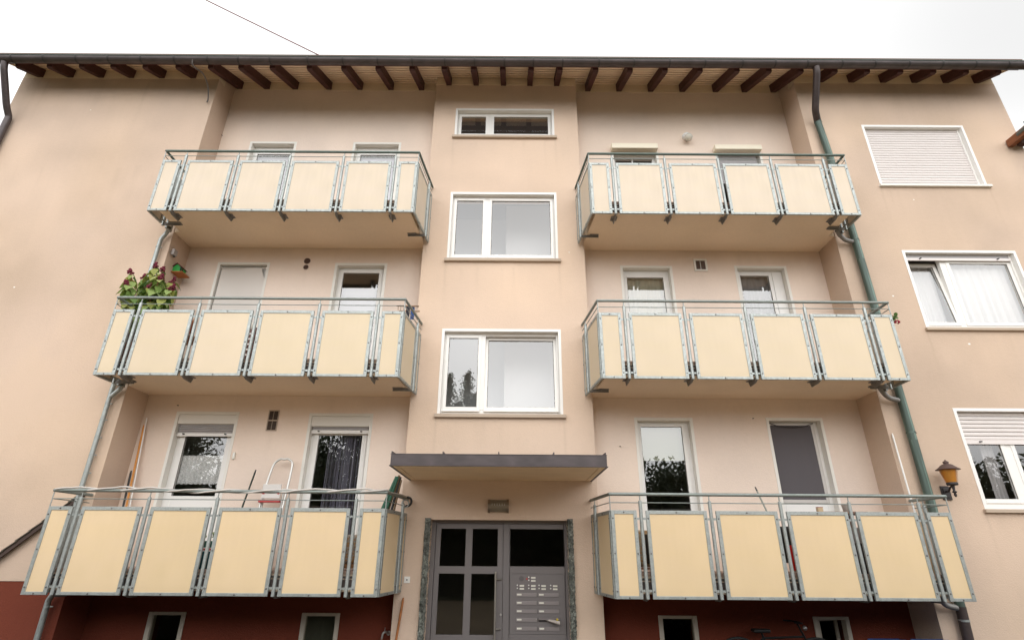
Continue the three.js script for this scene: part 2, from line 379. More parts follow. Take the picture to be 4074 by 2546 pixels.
// --- stair tower windows
function towerWindow(label, y0, y1, o = {}) {
  const w = part('window', house, label), x0 = -1.157, x1 = 0.795;
  openings.tower.push(hole(x0 + T, x1 - T, y0, y1 - T));
  const [i0, i1, j0, j1] = surround(w, x0, x1, y0, y1, ZT, 0.09, M.pvc), z = ZT - 0.09;
  const yb = j0 + 0.085;
  mesh('frame', [...barsFrame(i0, i1, j0, j1, z - 0.07, z, 0.03, 0.03, 0.085, 0.045), rb(-0.512, -0.440, yb, j1 - 0.045, z - 0.07, z + 0.004, 0.006)], M.pvc, w);
  sash(w, i0 + 0.022, -0.506, yb - 0.012, j1 - 0.038, z + 0.016, 0.052, { bottom: 0.062 });
  sash(w, -0.446, i1 - 0.022, yb - 0.012, j1 - 0.038, z + 0.016, 0.052, { bottom: 0.062, tilt: o.tilt });
  mesh('drip_rail', [rb(i0 + 0.015, -0.508, yb - 0.03, yb - 0.012, z + 0.002, z + 0.04, 0.004), rb(-0.444, i1 - 0.015, yb - 0.03, yb - 0.012, z + 0.002, z + 0.04, 0.004)], M.pvc, w);
  if (o.handles) mesh('handle', [rb(-0.548, -0.535, y0 + 0.5, y0 + 0.60, z - 0.055, z - 0.04, 0.004), rb(-0.40, -0.387, y0 + 0.5, y0 + 0.60, z - 0.055, z - 0.04, 0.004)], M.white, w);
  sillPart(w, -1.195, 0.837, y0 - 0.003, ZT);
  return w;
}
towerWindow('low wide window at the top of the stair tower', 9.135, 9.839);
towerWindow('closed white stair window in the middle of the tower', 6.40, 7.815, { handles: 1 });
towerWindow('white stair window above the canopy with its wide sash tilted open', 3.66, 5.084, { tilt: 0.075 });

// --- right wing windows
function wingWindow(label, y0, y1, kind) {
  const w = part('window', house, label), x0 = 6.625, x1 = 8.56;
  openings.wing.push(hole(x0 + T, x1 - T, y0, y1 - T));
  const [i0, i1, j0, j1] = surround(w, x0, x1, y0, y1, ZW, 0.10, M.pvc), z = ZW - 0.10;
  for (const x of [i0, i1 - 0.035]) mesh('guide_rail', rb(x, x + 0.035, j0 + 0.02, j1, z, z + 0.035, 0.004), M.pvc, w);
  if (kind === 'closed') {
    slats(w, i0 + 0.03, i1 - 0.03, j1 + 0.0, j0 + 0.055, 0.0575, z + 0.018, M.shutter);
    endBar(w, i0 + 0.03, i1 - 0.03, j0 + 0.012, j0 + 0.055, z + 0.018, M.shutter);
    mesh('backing', bx(i0, i1, j0, j1, z - 0.06, z - 0.03), M.gap, w);
  } else {
    mesh('frame', [...barsFrame(i0, i1, j0, j1, z - 0.07, z - 0.002, 0.045, 0.045, 0.11, 0.06), rb(7.285, 7.395, j0 + 0.11, j1 - 0.06, z - 0.07, z + 0.003, 0.006)], M.pvc, w);
    sash(w, i0 + 0.03, 7.295, j0 + 0.085, j1 - 0.10, z + 0.012, 0.06, { tilt: kind === 'tilted' ? 0.095 : 0 });
    sash(w, 7.385, i1 - 0.03, j0 + 0.085, j1 - 0.10, z + 0.012, 0.06);
    if (kind === 'tilted') {
      mesh('shutter_box', rb(i0 + 0.03, i1 - 0.03, j1 - 0.10, j1 - 0.001, z - 0.02, z + 0.03, 0.005), M.shutterGrey, w);
      endBar(w, i0 + 0.03, i1 - 0.03, j1 - 0.125, j1 - 0.075, z + 0.042, M.shutter);
    } else {
      slats(w, i0 + 0.03, i1 - 0.03, j1, j1 - 0.42, 0.06, z + 0.022, M.shutter);
      endBar(w, i0 + 0.03, i1 - 0.03, j1 - 0.48, j1 - 0.42, z + 0.022, M.shutter);
    }
  }
  sillPart(w, x0 - 0.025, x1 + 0.05, y0, ZW, 0.05, 0.05, kind === 'closed' ? M.trim : M.sill);
  return w;
}
wingWindow('window with its pale roller shutter fully closed', 7.84, 9.233, 'closed');
wingWindow('wing window with the narrow sash tilted and net curtains', 5.045, 6.479, 'tilted');
wingWindow('wing window with its shutter a third of the way down', 2.305, 3.742, 'half');

// --- balcony doors
function balconyDoor(label, k, x0, x1, ytop) {
  const w = part('balcony_door', house, label), y0 = SLAB1 + k * H + 0.005;
  openings.recess.push(hole(x0 + T, x1 - T, y0, ytop - T));
  const [i0, i1, j0, j1] = surround(w, x0, x1, y0, ytop, 0, 0.115);
  return { w, i0, i1, j0, j1, z: -0.115 };
}
function frameOf(d, side = 0.055, top = 0.06) { mesh('frame', barsFrame(d.i0, d.i1, d.j0, d.j1, d.z - 0.07, d.z, side, side, 0.05, top), M.pvc, d.w); }
{ // ground floor of balconies, left flat
  let d = balconyDoor('balcony door with a short grey shutter and a lace half curtain', 0, -5.345, -4.345, 3.735);
  mesh('shutter_box', rb(d.i0 + 0.001, d.i1 - 0.001, 3.545, d.j1 - 0.001, -0.09, -0.012, 0.005), M.trim, d.w);
  frameOf({ ...d, j1: 3.50 }); sash(d.w, d.i0 + 0.04, d.i1 - 0.04, d.j0 + 0.04, 3.44, d.z + 0.014, 0.085, { bottom: 0.93, top: 0.06 });
  slats(d.w, d.i0 + 0.02, d.i1 - 0.02, 3.55, 3.405, 0.029, -0.055, M.shutterGrey); endBar(d.w, d.i0 + 0.01, d.i1 - 0.01, 3.353, 3.405, -0.055, M.pvc);
  d = balconyDoor('tall glazed balcony door with a strip curtain behind it', 0, -3.224, -2.208, 3.722);
  mesh('shutter_box', rb(d.i0 + 0.001, d.i1 - 0.001, 3.52, d.j1 - 0.001, -0.09, -0.012, 0.005), M.trim, d.w);
  frameOf({ ...d, j1: 3.50 }); sash(d.w, d.i0 + 0.045, d.i1 - 0.045, d.j0 + 0.04, 3.455, d.z + 0.014, 0.075, { bottom: 0.12, top: 0.06 });
  slats(d.w, d.i0 + 0.02, d.i1 - 0.02, 3.525, 3.465, 0.03, -0.055, M.shutterGrey); endBar(d.w, d.i0 + 0.01, d.i1 - 0.01, 3.41, 3.465, -0.055, M.pvc);
  // right flat
  d = balconyDoor('balcony door with a pale blind drawn half way down', 0, 1.945, 2.873, 3.690);
  frameOf(d); sash(d.w, d.i0 + 0.012, d.i1 - 0.055, d.j0 + 0.04, d.j1 - 0.03, d.z + 0.014, 0.058, { bottom: 0.12, top: 0.05 });
  d = balconyDoor('balcony door covered with a grey insect net', 0, 4.038, 4.94, 3.702);
  frameOf(d); sash(d.w, d.i0 + 0.02, d.i1 - 0.04, d.j0 + 0.04, d.j1 - 0.045, d.z + 0.006, 0.06, { bottom: 0.985, top: 0.05 });
  mesh('net_frame', barsFrame(4.095, 4.835, 2.42, 3.635, d.z + 0.012, d.z + 0.026, 0.035, 0.05, 0.05, 0.035), std([0.56, 0.53, 0.50]), d.w);
  mesh('cable', pipe([V3(4.11, 3.64, d.z + 0.04), V3(4.25, 3.585, d.z + 0.045), V3(4.45, 3.565, d.z + 0.045), V3(4.66, 3.58, d.z + 0.045), V3(4.82, 3.635, d.z + 0.04)], 0.006, 6, 24, false), M.black, d.w);
  // middle floor
  d = balconyDoor('balcony door hidden behind a white shade cloth', 1, -5.293, -4.36, 6.452);
  frameOf(d); sash(d.w, d.i0 + 0.04, d.i1 - 0.04, d.j0 + 0.04, d.j1 - 0.05, d.z + 0.014, 0.07, { bottom: 0.12 });
  d = balconyDoor('glazed balcony door beside the twin round vents', 1, -3.187, -2.254, 6.455);
  frameOf(d); sash(d.w, d.i0 + 0.03, d.i1 - 0.05, d.j0 + 0.04, d.j1 - 0.04, d.z + 0.014, 0.06, { bottom: 0.12 });
  d = balconyDoor('balcony door with a full length net curtain', 1, 1.921, 2.852, 6.44);
  frameOf(d, 0.045, 0.10); sash(d.w, d.i0 + 0.025, d.i1 - 0.045, d.j0 + 0.04, d.j1 - 0.08, d.z + 0.014, 0.06, { bottom: 0.12 });
  d = balconyDoor('narrow balcony door with a white side panel', 1, 3.97, 4.90, 6.452);
  frameOf(d); sash(d.w, d.i0 + 0.02, 4.665, d.j0 + 0.04, d.j1 - 0.04, d.z + 0.014, 0.06, { bottom: 0.12 });
  mesh('side_panel', rb(4.672, d.i1 - 0.005, d.j0 + 0.04, d.j1 - 0.02, d.z - 0.03, d.z + 0.012, 0.005), M.pvc, d.w);
  // top floor
  for (const [x0, x1, l] of [[-5.262, -4.33, 'left balcony door of the top floor'], [-3.20, -2.245, 'balcony door of the top floor next to the stair tower']]) {
    d = balconyDoor(l, 2, x0, x1, 9.205); frameOf(d, 0.05, 0.09);
    mesh('head_panel', rb(d.i0 + 0.05, d.i1 - 0.05, d.j1 - 0.15, d.j1 - 0.09, d.z - 0.05, d.z + 0.004, 0.004), M.pvc, d.w);
    sash(d.w, d.i0 + 0.035, d.i1 - 0.02, d.j0 + 0.04, d.j1 - 0.12, d.z + 0.014, 0.06, { bottom: 0.12 });
  }
  d = balconyDoor('open balcony door under a cream shutter box', 2, 1.93, 2.86, 9.03);
  frameOf(d); mesh('mullion', rb(2.36, 2.38, d.j0 + 0.05, d.j1 - 0.06, d.z - 0.06, d.z - 0.01, 0.004), M.pvc, d.w);
  mesh('shutter_box', rb(1.925, 2.835, 8.995, 9.115, 0.0065, 0.135, 0.01), M.awningBox, d.w);
  d = balconyDoor('balcony door with a lowered grey shutter under a white box', 2, 3.985, 4.91, 9.03);
  frameOf(d); slats(d.w, d.i0 + 0.02, d.i1 - 0.05, d.j1, 8.30, 0.042, -0.06, M.shutterGrey);
  mesh('shutter_box', rb(3.955, 4.875, 8.985, 9.098, 0.0065, 0.135, 0.01), M.awningBox, d.w);
}
// --- cellar windows under the balconies
function cellarWindow(label, x0, x1, o = {}) {
  const w = part('cellar_window', house, label), y0 = 0.28, y1 = 0.918;
  openings.cellar = openings.cellar || []; openings.cellar.push(rect(x0 + 0.03, x1 - 0.03, y0 + 0.02, y1 - 0.03));
  mesh('frame', barsFrame(x0, x1, y0, y1, -0.10, 0.012, 0.06, 0.06, 0.05, 0.04), std([0.55, 0.5, 0.42]), w);
  if (o.open) {
    const s = mesh('sash', barsFrame(0, x1 - x0 - 0.12, y0 + 0.05, y1 - 0.03, -0.03, 0, 0.05, 0.05, 0.05, 0.03), std([0.5, 0.46, 0.38]), w);
    s.position.set(x0 + 0.06, 0, -0.02); s.rotation.y = 0.35;
  } else mesh('pane', plane(x0 + 0.055, x1 - 0.055, y0 + 0.045, y1 - 0.035, -0.03), M.doorPane, w);
}
cellarWindow('cellar window left of the downpipe garden corner', -5.015, -4.50);
cellarWindow('cellar window with a net behind the pane', -2.893, -2.365);
cellarWindow('cellar window below the right balcony', 2.048, 2.585);
cellarWindow('cellar window standing open in the dark', 4.19, 4.688, { open: 1 });

// --- walls
const doorHole = rect(-1.145, 0.803, -0.02, 2.13);
mesh('wall', prismZ(rect(TL, TR, 0, 10.54), -0.05, ZT, [...openings.tower, rect(-1.145, 0.803, 0.001, 2.13)]), M.tower, house, 'salmon front wall of the stair tower');
mesh('wall', bx(XL, WL, 1.312, 10.33, -0.3, ZW), M.wing, house, 'blank salmon wall of the left wing');
mesh('wall', [prismZ(rect(WR, XR, 0, 10.33), ZW - 0.3, ZW, openings.wing), bx(WR, WR + 0.3, 0, 10.33, -0.05, ZW - 0.3), bx(XR - 0.3, XR, 0, 10.33, HZ, ZW - 0.3)], M.wingR, house, 'salmon wall of the right wing');
mesh('wall', prismZ(rect(WL, TL, 1.252, 10.62), -0.25, 0, openings.recess.filter(h => h[0][0] < 0)), M.recess, house, 'pale wall behind the left balconies');
mesh('wall', prismZ(rect(TR, WR, 1.252, 10.62), -0.25, 0, openings.recess.filter(h => h[0][0] > 0)), M.recess, house, 'pale wall behind the right balconies');
mesh('plinth', bx(XL, WL - 0.004, -0.1, 1.308, -0.3, ZW - 0.008), M.red, house, 'dark red base of the left wing');
mesh('plinth', prismZ(rect(WL, TL, -0.1, 1.248), -0.25, -0.002, openings.cellar.filter(h => h[0][0] < 0)), M.red, house, 'dark red cellar wall under the left balcony');
mesh('plinth', prismZ(rect(TR, WR, -0.1, 1.248), -0.25, -0.002, openings.cellar.filter(h => h[0][0] > 0)), M.red, house, 'dark red cellar wall under the right balcony');
for (const x of [WL - 0.25, WR + 0.0005]) mesh('wall', prismX([[-0.02, 10.32], [ZW - 0.004, 10.32], [ZW - 0.004, RY(ZW) + 0.19], [-0.02, RY(0) + 0.19]], x, x + 0.2495), M.wing, house);
mesh('interior_wall', [bx(-0.12, TR - 0.02, 3.2, 8.2, -0.75, -0.70), bx(-0.14, -0.12, 3.2, 8.2, -1.4, -0.70)], std([0.46, 0.45, 0.43]), house);
mesh('interior_wall', bx(TL + 0.02, -0.15, 3.2, 8.2, -1.25, -1.2), std([0.42, 0.43, 0.42]), house);
mesh('paint_chips', [[-8.171, 9.483, ZW], [-8.22, 5.66, ZW], [-6.421, 5.574, ZW], [7.141, 7.522, ZW], [6.249, 5.61, ZW], [7.225, 4.776, ZW], [0.988, 6.55, ZT]].map(([x, y, z], i) => ball(x, y, z, 0.010 + 0.003 * (i % 3), 1.2, 0.9, 0.15)), M.white, house).userData.kind = 'stuff';
for (const [x, y] of [[-5.351, 3.834], [3.837, 3.688], [1.689, 3.236], [-5.86, 9.35]]) mesh('wall_hook', rod(V3(x, y, -0.01), V3(x, y - 0.004, 0.035), 0.008, 0.006, 6), M.gap, house);
// rooms behind the windows
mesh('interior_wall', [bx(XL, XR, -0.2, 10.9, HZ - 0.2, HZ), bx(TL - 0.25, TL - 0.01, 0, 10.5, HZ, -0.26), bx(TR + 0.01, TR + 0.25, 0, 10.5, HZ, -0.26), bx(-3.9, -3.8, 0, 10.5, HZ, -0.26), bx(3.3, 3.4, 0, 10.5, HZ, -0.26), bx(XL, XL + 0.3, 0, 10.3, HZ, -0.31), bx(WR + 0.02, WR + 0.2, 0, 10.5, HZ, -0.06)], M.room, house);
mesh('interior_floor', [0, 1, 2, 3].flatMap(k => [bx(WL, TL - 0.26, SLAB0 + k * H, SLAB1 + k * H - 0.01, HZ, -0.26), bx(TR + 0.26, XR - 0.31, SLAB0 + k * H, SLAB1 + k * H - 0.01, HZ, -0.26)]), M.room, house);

// --- roof: planked eaves on dark rafters
const EZ = 1.04;                                        // outer edge of the eaves
const boardY = z => RY(z) + 0.205;
for (let i = 0; i < 10; i++) {
  const z0 = -0.02 + i * 0.1065, z1 = z0 + 0.079, th = 0.030;
  mesh('soffit_board', prismX([[z0, boardY(z0)], [z1, boardY(z1)], [z1, boardY(z1) + th], [z0, boardY(z0) + th]], XL - 0.02, XR + 0.02), M.plank, house);
}
mesh('roof', [prismX([[-5, boardY(-5) + 0.03], [EZ + 0.06, boardY(EZ + 0.06) + 0.03], [EZ + 0.06, boardY(EZ + 0.06) + 0.11], [-5, boardY(-5) + 0.20]], XL - 0.08, XR + 0.08)], M.roof, house, 'tiled pitched roof');
mesh('fascia_board', prismX([[1.004, 10.15], [1.03, 10.15], [1.03, boardY(1.03) + 0.02], [1.004, boardY(1.0) + 0.02]], XL - 0.02, XR + 0.02), std([0.13, 0.035, 0.03], { map: woodTone }), house);
mesh('joint_backing', prismX([[-0.03, boardY(-0.03) + 0.025], [1.04, boardY(1.04) + 0.025], [1.04, boardY(1.04) + 0.029], [-0.03, boardY(-0.03) + 0.029]], XL, XR), M.gap, house);
const rafterX = [-9.43, -8.83, -8.22, -7.62, -7.01, -6.385, -5.765, -5.19, -4.595, -3.89, -3.235, -2.585, -1.94, -1.33, -0.775, -0.218, 0.322, 0.868, 1.547, 2.20, 2.865, 3.528, 4.226, 4.834, 5.44, 6.085, 6.70, 7.33, 7.955, 8.575, 9.19];
for (const x of rafterX) {
  const zi = -0.1, zo = 1.0, hh = 0.205;
  const g = prismX([[zi, RY(zi)], [zo - 0.06, RY(zo - 0.06)], [zo - 0.015, RY(zo) + 0.035], [zo, RY(zo) + 0.09], [zo, RY(zo) + hh - 0.006], [zi, RY(zi) + hh - 0.006]], x - 0.052, x + 0.052);
  mesh('rafter', g, M.rafter, house);
}
mesh('frieze_board', [bx(XL + 0.01, WL, RY(ZW) - 0.015, RY(ZW) + 0.235, ZW - 0.2, ZW + 0.005), bx(WR, XR - 0.01, RY(ZW) - 0.015, RY(ZW) + 0.235, ZW - 0.2, ZW + 0.005),
  bx(WL + 0.002, TL, RY(0) - 0.015, RY(0) + 0.20, -0.1, 0.006), bx(TR, WR - 0.002, RY(0) - 0.015, RY(0) + 0.20, -0.1, 0.006),
  bx(TL, TR, RY(ZT) + 0.02, RY(ZT) + 0.21, ZT - 0.2, ZT + 0.008)], M.frieze, house);
mesh('barge_board', [prismX([[-4, boardY(-4) - 0.02], [EZ, boardY(EZ) - 0.02], [EZ, boardY(EZ) + 0.06], [-4, boardY(-4) + 0.06]], XL - 0.06, XL - 0.03), prismX([[-4, boardY(-4) - 0.02], [EZ, boardY(EZ) - 0.02], [EZ, boardY(EZ) + 0.06], [-4, boardY(-4) + 0.06]], XR + 0.03, XR + 0.06)], M.plank, house);
{ // half round gutter with its straps
  const gt = part('gutter', house, 'dark brown half round gutter along the eaves');
  const zc = 1.125, yc = 10.155, r = 0.085, out = [], inn = [];
  for (let i = 0; i <= 12; i++) { const a = Math.PI + i * Math.PI / 12; out.push([zc + r * Math.cos(a), yc + r * Math.sin(a)]); inn.unshift([zc + (r - 0.006) * Math.cos(a), yc + (r - 0.006) * Math.sin(a)]); }
  mesh('trough', prismX([...out, ...inn], XL - 0.06, XR + 0.5), M.gutter, gt);
  mesh('rim', rod(V3(XL - 0.06, yc + 0.004, zc + r), V3(XR + 0.5, yc + 0.004, zc + r), 0.011), std([0.03, 0.06, 0.05], { roughness: 0.5 }), gt);
  for (const x of rafterX) {
    const o2 = out.map(([z, y]) => [zc + (z - zc) * 1.07, yc + (y - yc) * 1.07]);
    mesh('strap', prismX([...o2, ...out.slice().reverse()], x + 0.02, x + 0.05), M.strap, gt);
  }
}
// --- downpipes
function clamps(p, pts, r, mat) { for (const [x, y, z] of pts) mesh('clamp', [rod(V3(x, y - 0.012, z), V3(x, y + 0.012, z), r * 1.1, r * 1.1, 14), rod(V3(x + r, y, z), V3(x + r + 0.03, y, z - 0.01), 0.008)], mat, p); }
{
  const p = part('downpipe', house, 'wide downpipe right of the balconies, green with verdigris');
  const z = ZW + 0.085, r = 0.058;
  mesh('upper_pipe', [pipe([V3(5.655, 10.08, 1.11), V3(5.66, 9.98, 1.09), V3(5.68, 9.38, 0.74), V3(5.757, 9.24, z)], r + 0.003, 16)], M.brownPipe, p, 'brown upper bend');
  mesh('pipe', [pipe([V3(5.757, 9.24, z), V3(5.80, 8.4, z), V3(5.83, 6.0, z), V3(5.835, 3.6, z), V3(5.83, 1.06, z)], r, 18, 160)], M.patina, p);
  mesh('lower_pipe', [pipe([V3(5.83, 1.10, z), V3(5.80, 0.5, z), V3(5.79, -0.02, z)], r + 0.004, 16)], M.brownPipe, p, 'dark brown foot');
  clamps(p, [[5.757, 9.23, z], [5.82, 6.62, z], [5.835, 3.35, z]], r, M.patina);
  mesh('clamp', rod(V3(5.825, 0.93, z), V3(5.825, 0.955, z), r * 1.12, r * 1.12, 16), M.galv, p);
}
{
  const p = part('downpipe', house, 'slim galvanised balcony downpipe on the left');
  const z = ZW + 0.065, r = 0.033, y2 = 6.62;
  mesh('pipe', [pipe([V3(-5.84, 6.725, 0.70), V3(-5.93, 6.69, z), V3(-6.00, 6.56, z), V3(-6.015, 5, z), V3(-6.035, 3.9, z), V3(-6.04, 1.3, z)], r, 14), pipe([V3(-5.84, 3.975, 0.70), V3(-5.90, 3.95, z), V3(-6.03, 3.80, z)], r, 14), pipe([V3(-5.84, 1.225, 0.72), V3(-5.93, 1.21, z + 0.03), V3(-6.01, 1.10, z + 0.002), V3(-6.0, -0.02, z)], r + 0.003, 14)], M.galv, p);
  clamps(p, [[-6.003, 6.40, z], [-6.035, 3.70, z], [-6.035, 3.46, z], [-6.035, 3.2, z], [-6.035, 2.95, z], [-6.035, 2.7, z], [-6.0, 1.02, z]], r, M.galv);
}
{
  const p = part('downpipe', house, 'dark downpipe at the left end of the gutter');
  mesh('pipe', pipe([V3(-9.56, 10.08, 1.11), V3(-9.56, 9.97, 1.08), V3(-9.58, 9.36, 0.73), V3(-9.585, 9.22, 0.61), V3(-9.585, 0, 0.61)], 0.056, 14), M.gutter, p);
}
// --- drain elbows on the right wide pipe
{
  const p = part('drain_elbow', house);
  for (const k of [0, 1, 2]) mesh('pipe', pipe([V3(5.50, 1.262 + k * H, k ? 0.70 : 0.75), V3(5.55, 1.21 + k * H, 0.66), V3(5.64, 1.115 + k * H, 0.63), V3(5.82, 1.075 + k * H, 0.618)], 0.036, 14), M.galvDark, p);
}
// --- entrance canopy
{
  const c = part('canopy', house, 'flat sheet metal canopy over the entrance');
  const x0 = -1.503, x1 = 1.187, z0 = ZT, z1 = 1.70, yb = 2.675, yt = 2.812;
  mesh('fascia', [rb(x0 + 0.01, x1 - 0.01, yb + 0.006, yt, z1 - 0.03, z1, 0.004), bx(x0 + 0.01, x0 + 0.03, yb + 0.006, yt, z0, z1 - 0.03), bx(x1 - 0.03, x1 - 0.01, yb + 0.006, yt, z0, z1 - 0.03), bx(x0, x1, yb - 0.004, yb + 0.006, z1 - 0.02, z1 + 0.012), bx(x0 - 0.002, x0 + 0.03, yb - 0.004, yb + 0.006, z0, z1 - 0.02), bx(x1 - 0.03, x1 + 0.002, yb - 0.004, yb + 0.006, z0, z1 - 0.02)], M.canopySheet, c);
  mesh('sheet_roof', [prismX([[z0, yt + 0.05], [z1 + 0.004, yt], [z1 + 0.004, yt + 0.008], [z0, yt + 0.06]], x0 + 0.005, x1 - 0.005), ...[x0 + 0.012, -0.855, -0.163, 0.525, x1 - 0.02].map(x => prismX([[z0, yt + 0.06], [z1 - 0.02, yt + 0.008], [z1 - 0.02, yt + 0.04], [z0, yt + 0.09]], x - 0.004, x + 0.008))], M.canopySheet, c);
  mesh('soffit_board', [bx(x0 + 0.10, x1 - 0.10, yb + 0.002, yb + 0.02, z0, z1 - 0.022)], M.canopySoffit, c);
  mesh('edge_strip', [bx(x0 + 0.03, x0 + 0.094, yb - 0.002, yb + 0.02, z0, z1 - 0.022), bx(x1 - 0.094, x1 - 0.03, yb - 0.002, yb + 0.02, z0, z1 - 0.022)], M.canopySoffit, c);
}
// --- entrance door
{
  const d = part('entrance_door', house, 'dark grey entrance door with letterboxes set in its side panel');
  const z = 0.12, zs = z + 0.0;
  // rough split stone jambs
  const jamb = (x0, x1, seed) => {
    const g = new THREE.BoxGeometry(x1 - x0, 2.15, 0.20, 8, 130, 6), p = g.attributes.position, n = noiseGrid(64, seed), n2 = noiseGrid(23, seed + 1);
    for (let i = 0; i < p.count; i++) {
      const x = p.getX(i), y = p.getY(i), zz = p.getZ(i), q = n(y * 0.9 + 3, x * 3 + zz * 2 + 0.5) - 0.5, q2 = n2(y * 0.8, x * 2 + zz) - 0.5;
      if (Math.abs(y) < 1.07) { if (zz > 0.09) p.setZ(i, zz + 0.028 * q + 0.02 * q2); p.setX(i, x + (Math.abs(x) > (x1 - x0) / 2 - 0.001 ? 0.012 * q : 0)); }
    }
    g.computeVertexNormals(); g.translate((x0 + x1) / 2, 1.075, z + 0.09);
    return planarUV(flat(g));
  };
  mesh('stone_jamb', jamb(-1.226, -1.146, 5), M.stone, d); mesh('stone_jamb', jamb(0.803, 0.879, 9), M.stone, d);
  // fixed frame
  mesh('frame', [bx(-1.146, -1.085, 0, 2.128, z - 0.06, z + 0.02), bx(0.768, 0.803, 0, 2.128, z - 0.06, z + 0.02), bx(-1.085, 0.768, 2.088, 2.128, z - 0.06, z + 0.012), bx(-0.108, -0.022, 0, 2.088, z - 0.06, z - 0.002)], M.doorMetal, d);
  // leaf with four panes
  const L0 = -1.079, L1 = -0.114, holes = [rect(-1.011, -0.650, 1.523, 2.017), rect(-0.554, -0.189, 1.523, 2.017), rect(-1.011, -0.650, 0.68, 1.428), rect(-0.554, -0.203, 0.68, 1.428)];
  mesh('leaf', prismZ(rect(L0, L1, 0.012, 2.083), z - 0.05, z, holes), M.doorMetal, d);
  for (const h of holes) mesh('pane', plane(h[0][0], h[1][0], h[0][1], h[2][1], z - 0.022), M.doorPane, d);
  // side panel with transom light
  const S0 = -0.016, S1 = 0.762;
  mesh('side_panel_frame', prismZ(rect(S0, S1, 0.0, 2.083), z - 0.05, z, [rect(S0 + 0.004, S1 - 0.002, 1.526, 2.018), rect(S0 + 0.003, S1 - 0.003, 0.69, 1.434)]), M.doorMetal, d);
  mesh('pane', plane(S0 + 0.004, S1 - 0.002, 1.526, 2.018, z - 0.022), M.doorPane, d);
  const slot = rect(0.386, 0.670, 0.843, 0.888);
  mesh('letterbox_panel', prismZ(rect(S0 + 0.006, S1 - 0.006, 0.693, 1.431), z - 0.03, z - 0.003, [slot]), M.doorMetal, d);
  mesh('slot_back', bx(0.37, 0.69, 0.83, 0.90, z - 0.12, z - 0.04), M.black, d);
  const rows = [1.169, 1.0675, 0.966, 0.863, 0.758];
  rows.forEach((y, i) => [0.078, 0.384].forEach((x, j) => {
    if (i === 3 && j) { mesh('letter_flap', (() => { const g = rb(0, 0.284, -0.045, 0, -0.004, 0.004, 0.002); g.rotateX(-1.1); g.translate(0.386, 0.888, z + 0.002); return g; })(), M.flap, d); return; }
    mesh('letter_flap', rb(x, x + 0.283, y - 0.0235, y + 0.0235, z - 0.003, z + 0.006, 0.002), M.flap, d);
    mesh('name_plate', bx(x + 0.01, x + 0.074, y - 0.007, y + 0.013, z + 0.006, z + 0.009), M.plate, d);
  }));
  mesh('lock', rod(V3(0.352, 0.873, z + 0.005), V3(0.352, 0.873, z + 0.012), 0.006), M.steel, d);
  for (const [x, y] of [[0.253, 1.390], [0.253, 1.351], [0.093, 1.288], [0.093, 1.250], [0.253, 1.288], [0.253, 1.249], [0.396, 1.288], [0.396, 1.249], [0.558, 1.287], [0.558, 1.248]]) {
    mesh('bell_button', rod(V3(x, y, z - 0.004), V3(x, y, z + 0.006), 0.009, 0.008, 12), M.white, d);
    mesh('name_plate', bx(x + 0.032, x + 0.094, y - 0.018, y + 0.003, z - 0.004, z + 0.003), M.plate, d);
  }
  mesh('speaker_grille', rod(V3(0.15, 1.37, z - 0.004), V3(0.15, 1.37, z - 0.001), 0.034, 0.034, 20), std([0.12, 0.11, 0.11]), d);
  mesh('light_button', rod(V3(0.226, 1.367, z - 0.004), V3(0.226, 1.367, z + 0.004), 0.011, 0.01, 12), M.red2, d);
  mesh('pull_handle', [rod(V3(-0.212, 0.62, z + 0.065), V3(-0.212, 1.456, z + 0.065), 0.0145, 0.0145, 16), rod(V3(-0.212, 1.36, z + 0.06), V3(-0.13, 1.36, z), 0.011), rod(V3(-0.212, 0.752, z + 0.06), V3(-0.13, 0.752, z), 0.011)], M.bar, d);
  mesh('lock', rod(V3(-0.133, 0.923, z), V3(-0.133, 0.923, z + 0.01), 0.016, 0.014, 16), M.steel, d);
}

// ---------------------------------------------------------------- balconies
let boardCount = 0.2;
function panel(parent, x, y, z, turn, w, h, mat, bolts = true) {
  const g = part('railing_panel', parent); g.position.set(x, y, z); g.rotation.y = turn;
  const b = Math.min(0.045, w * 0.26);
  mesh('frame', [rb(0, b, 0, h, -0.018, 0.012, 0.003, 1), rb(w - b, w, 0, h, -0.018, 0.012, 0.003, 1), rb(b, w - b, 0, 0.036, -0.018, 0.012, 0.003, 1), rb(b, w - b, h - 0.045, h, -0.018, 0.012, 0.003, 1)], M.galv, g);
  const bg = bx(b - 0.006, w - b + 0.006, 0.026, h - 0.034, -0.008, 0.004), uv = bg.attributes.uv, off = ((boardCount = (boardCount * 0.618 + 0.37) % 1)) * 2.3;
  for (let i = 0; i < uv.count; i++) uv.setX(i, uv.getX(i) + off);
  mesh('board', bg, mat[Math.floor(boardCount * 977) % 3], g);
  if (bolts) {
    const pts = [[b / 2, h - 0.095], [b / 2, h * 0.5], [b / 2, 0.085], [w - b / 2, h - 0.095], [w - b / 2, h * 0.5], [w - b / 2, 0.085]];
    if (w > 0.25) pts.push([w / 2, h - 0.022], [w / 2, 0.017]);
    mesh('bolts', pts.map(([u, v]) => ball(u, v, 0.013, 0.0105, 1, 1, 0.8)), M.bolt, g).userData.kind = 'stuff';
  }
  return g;
}
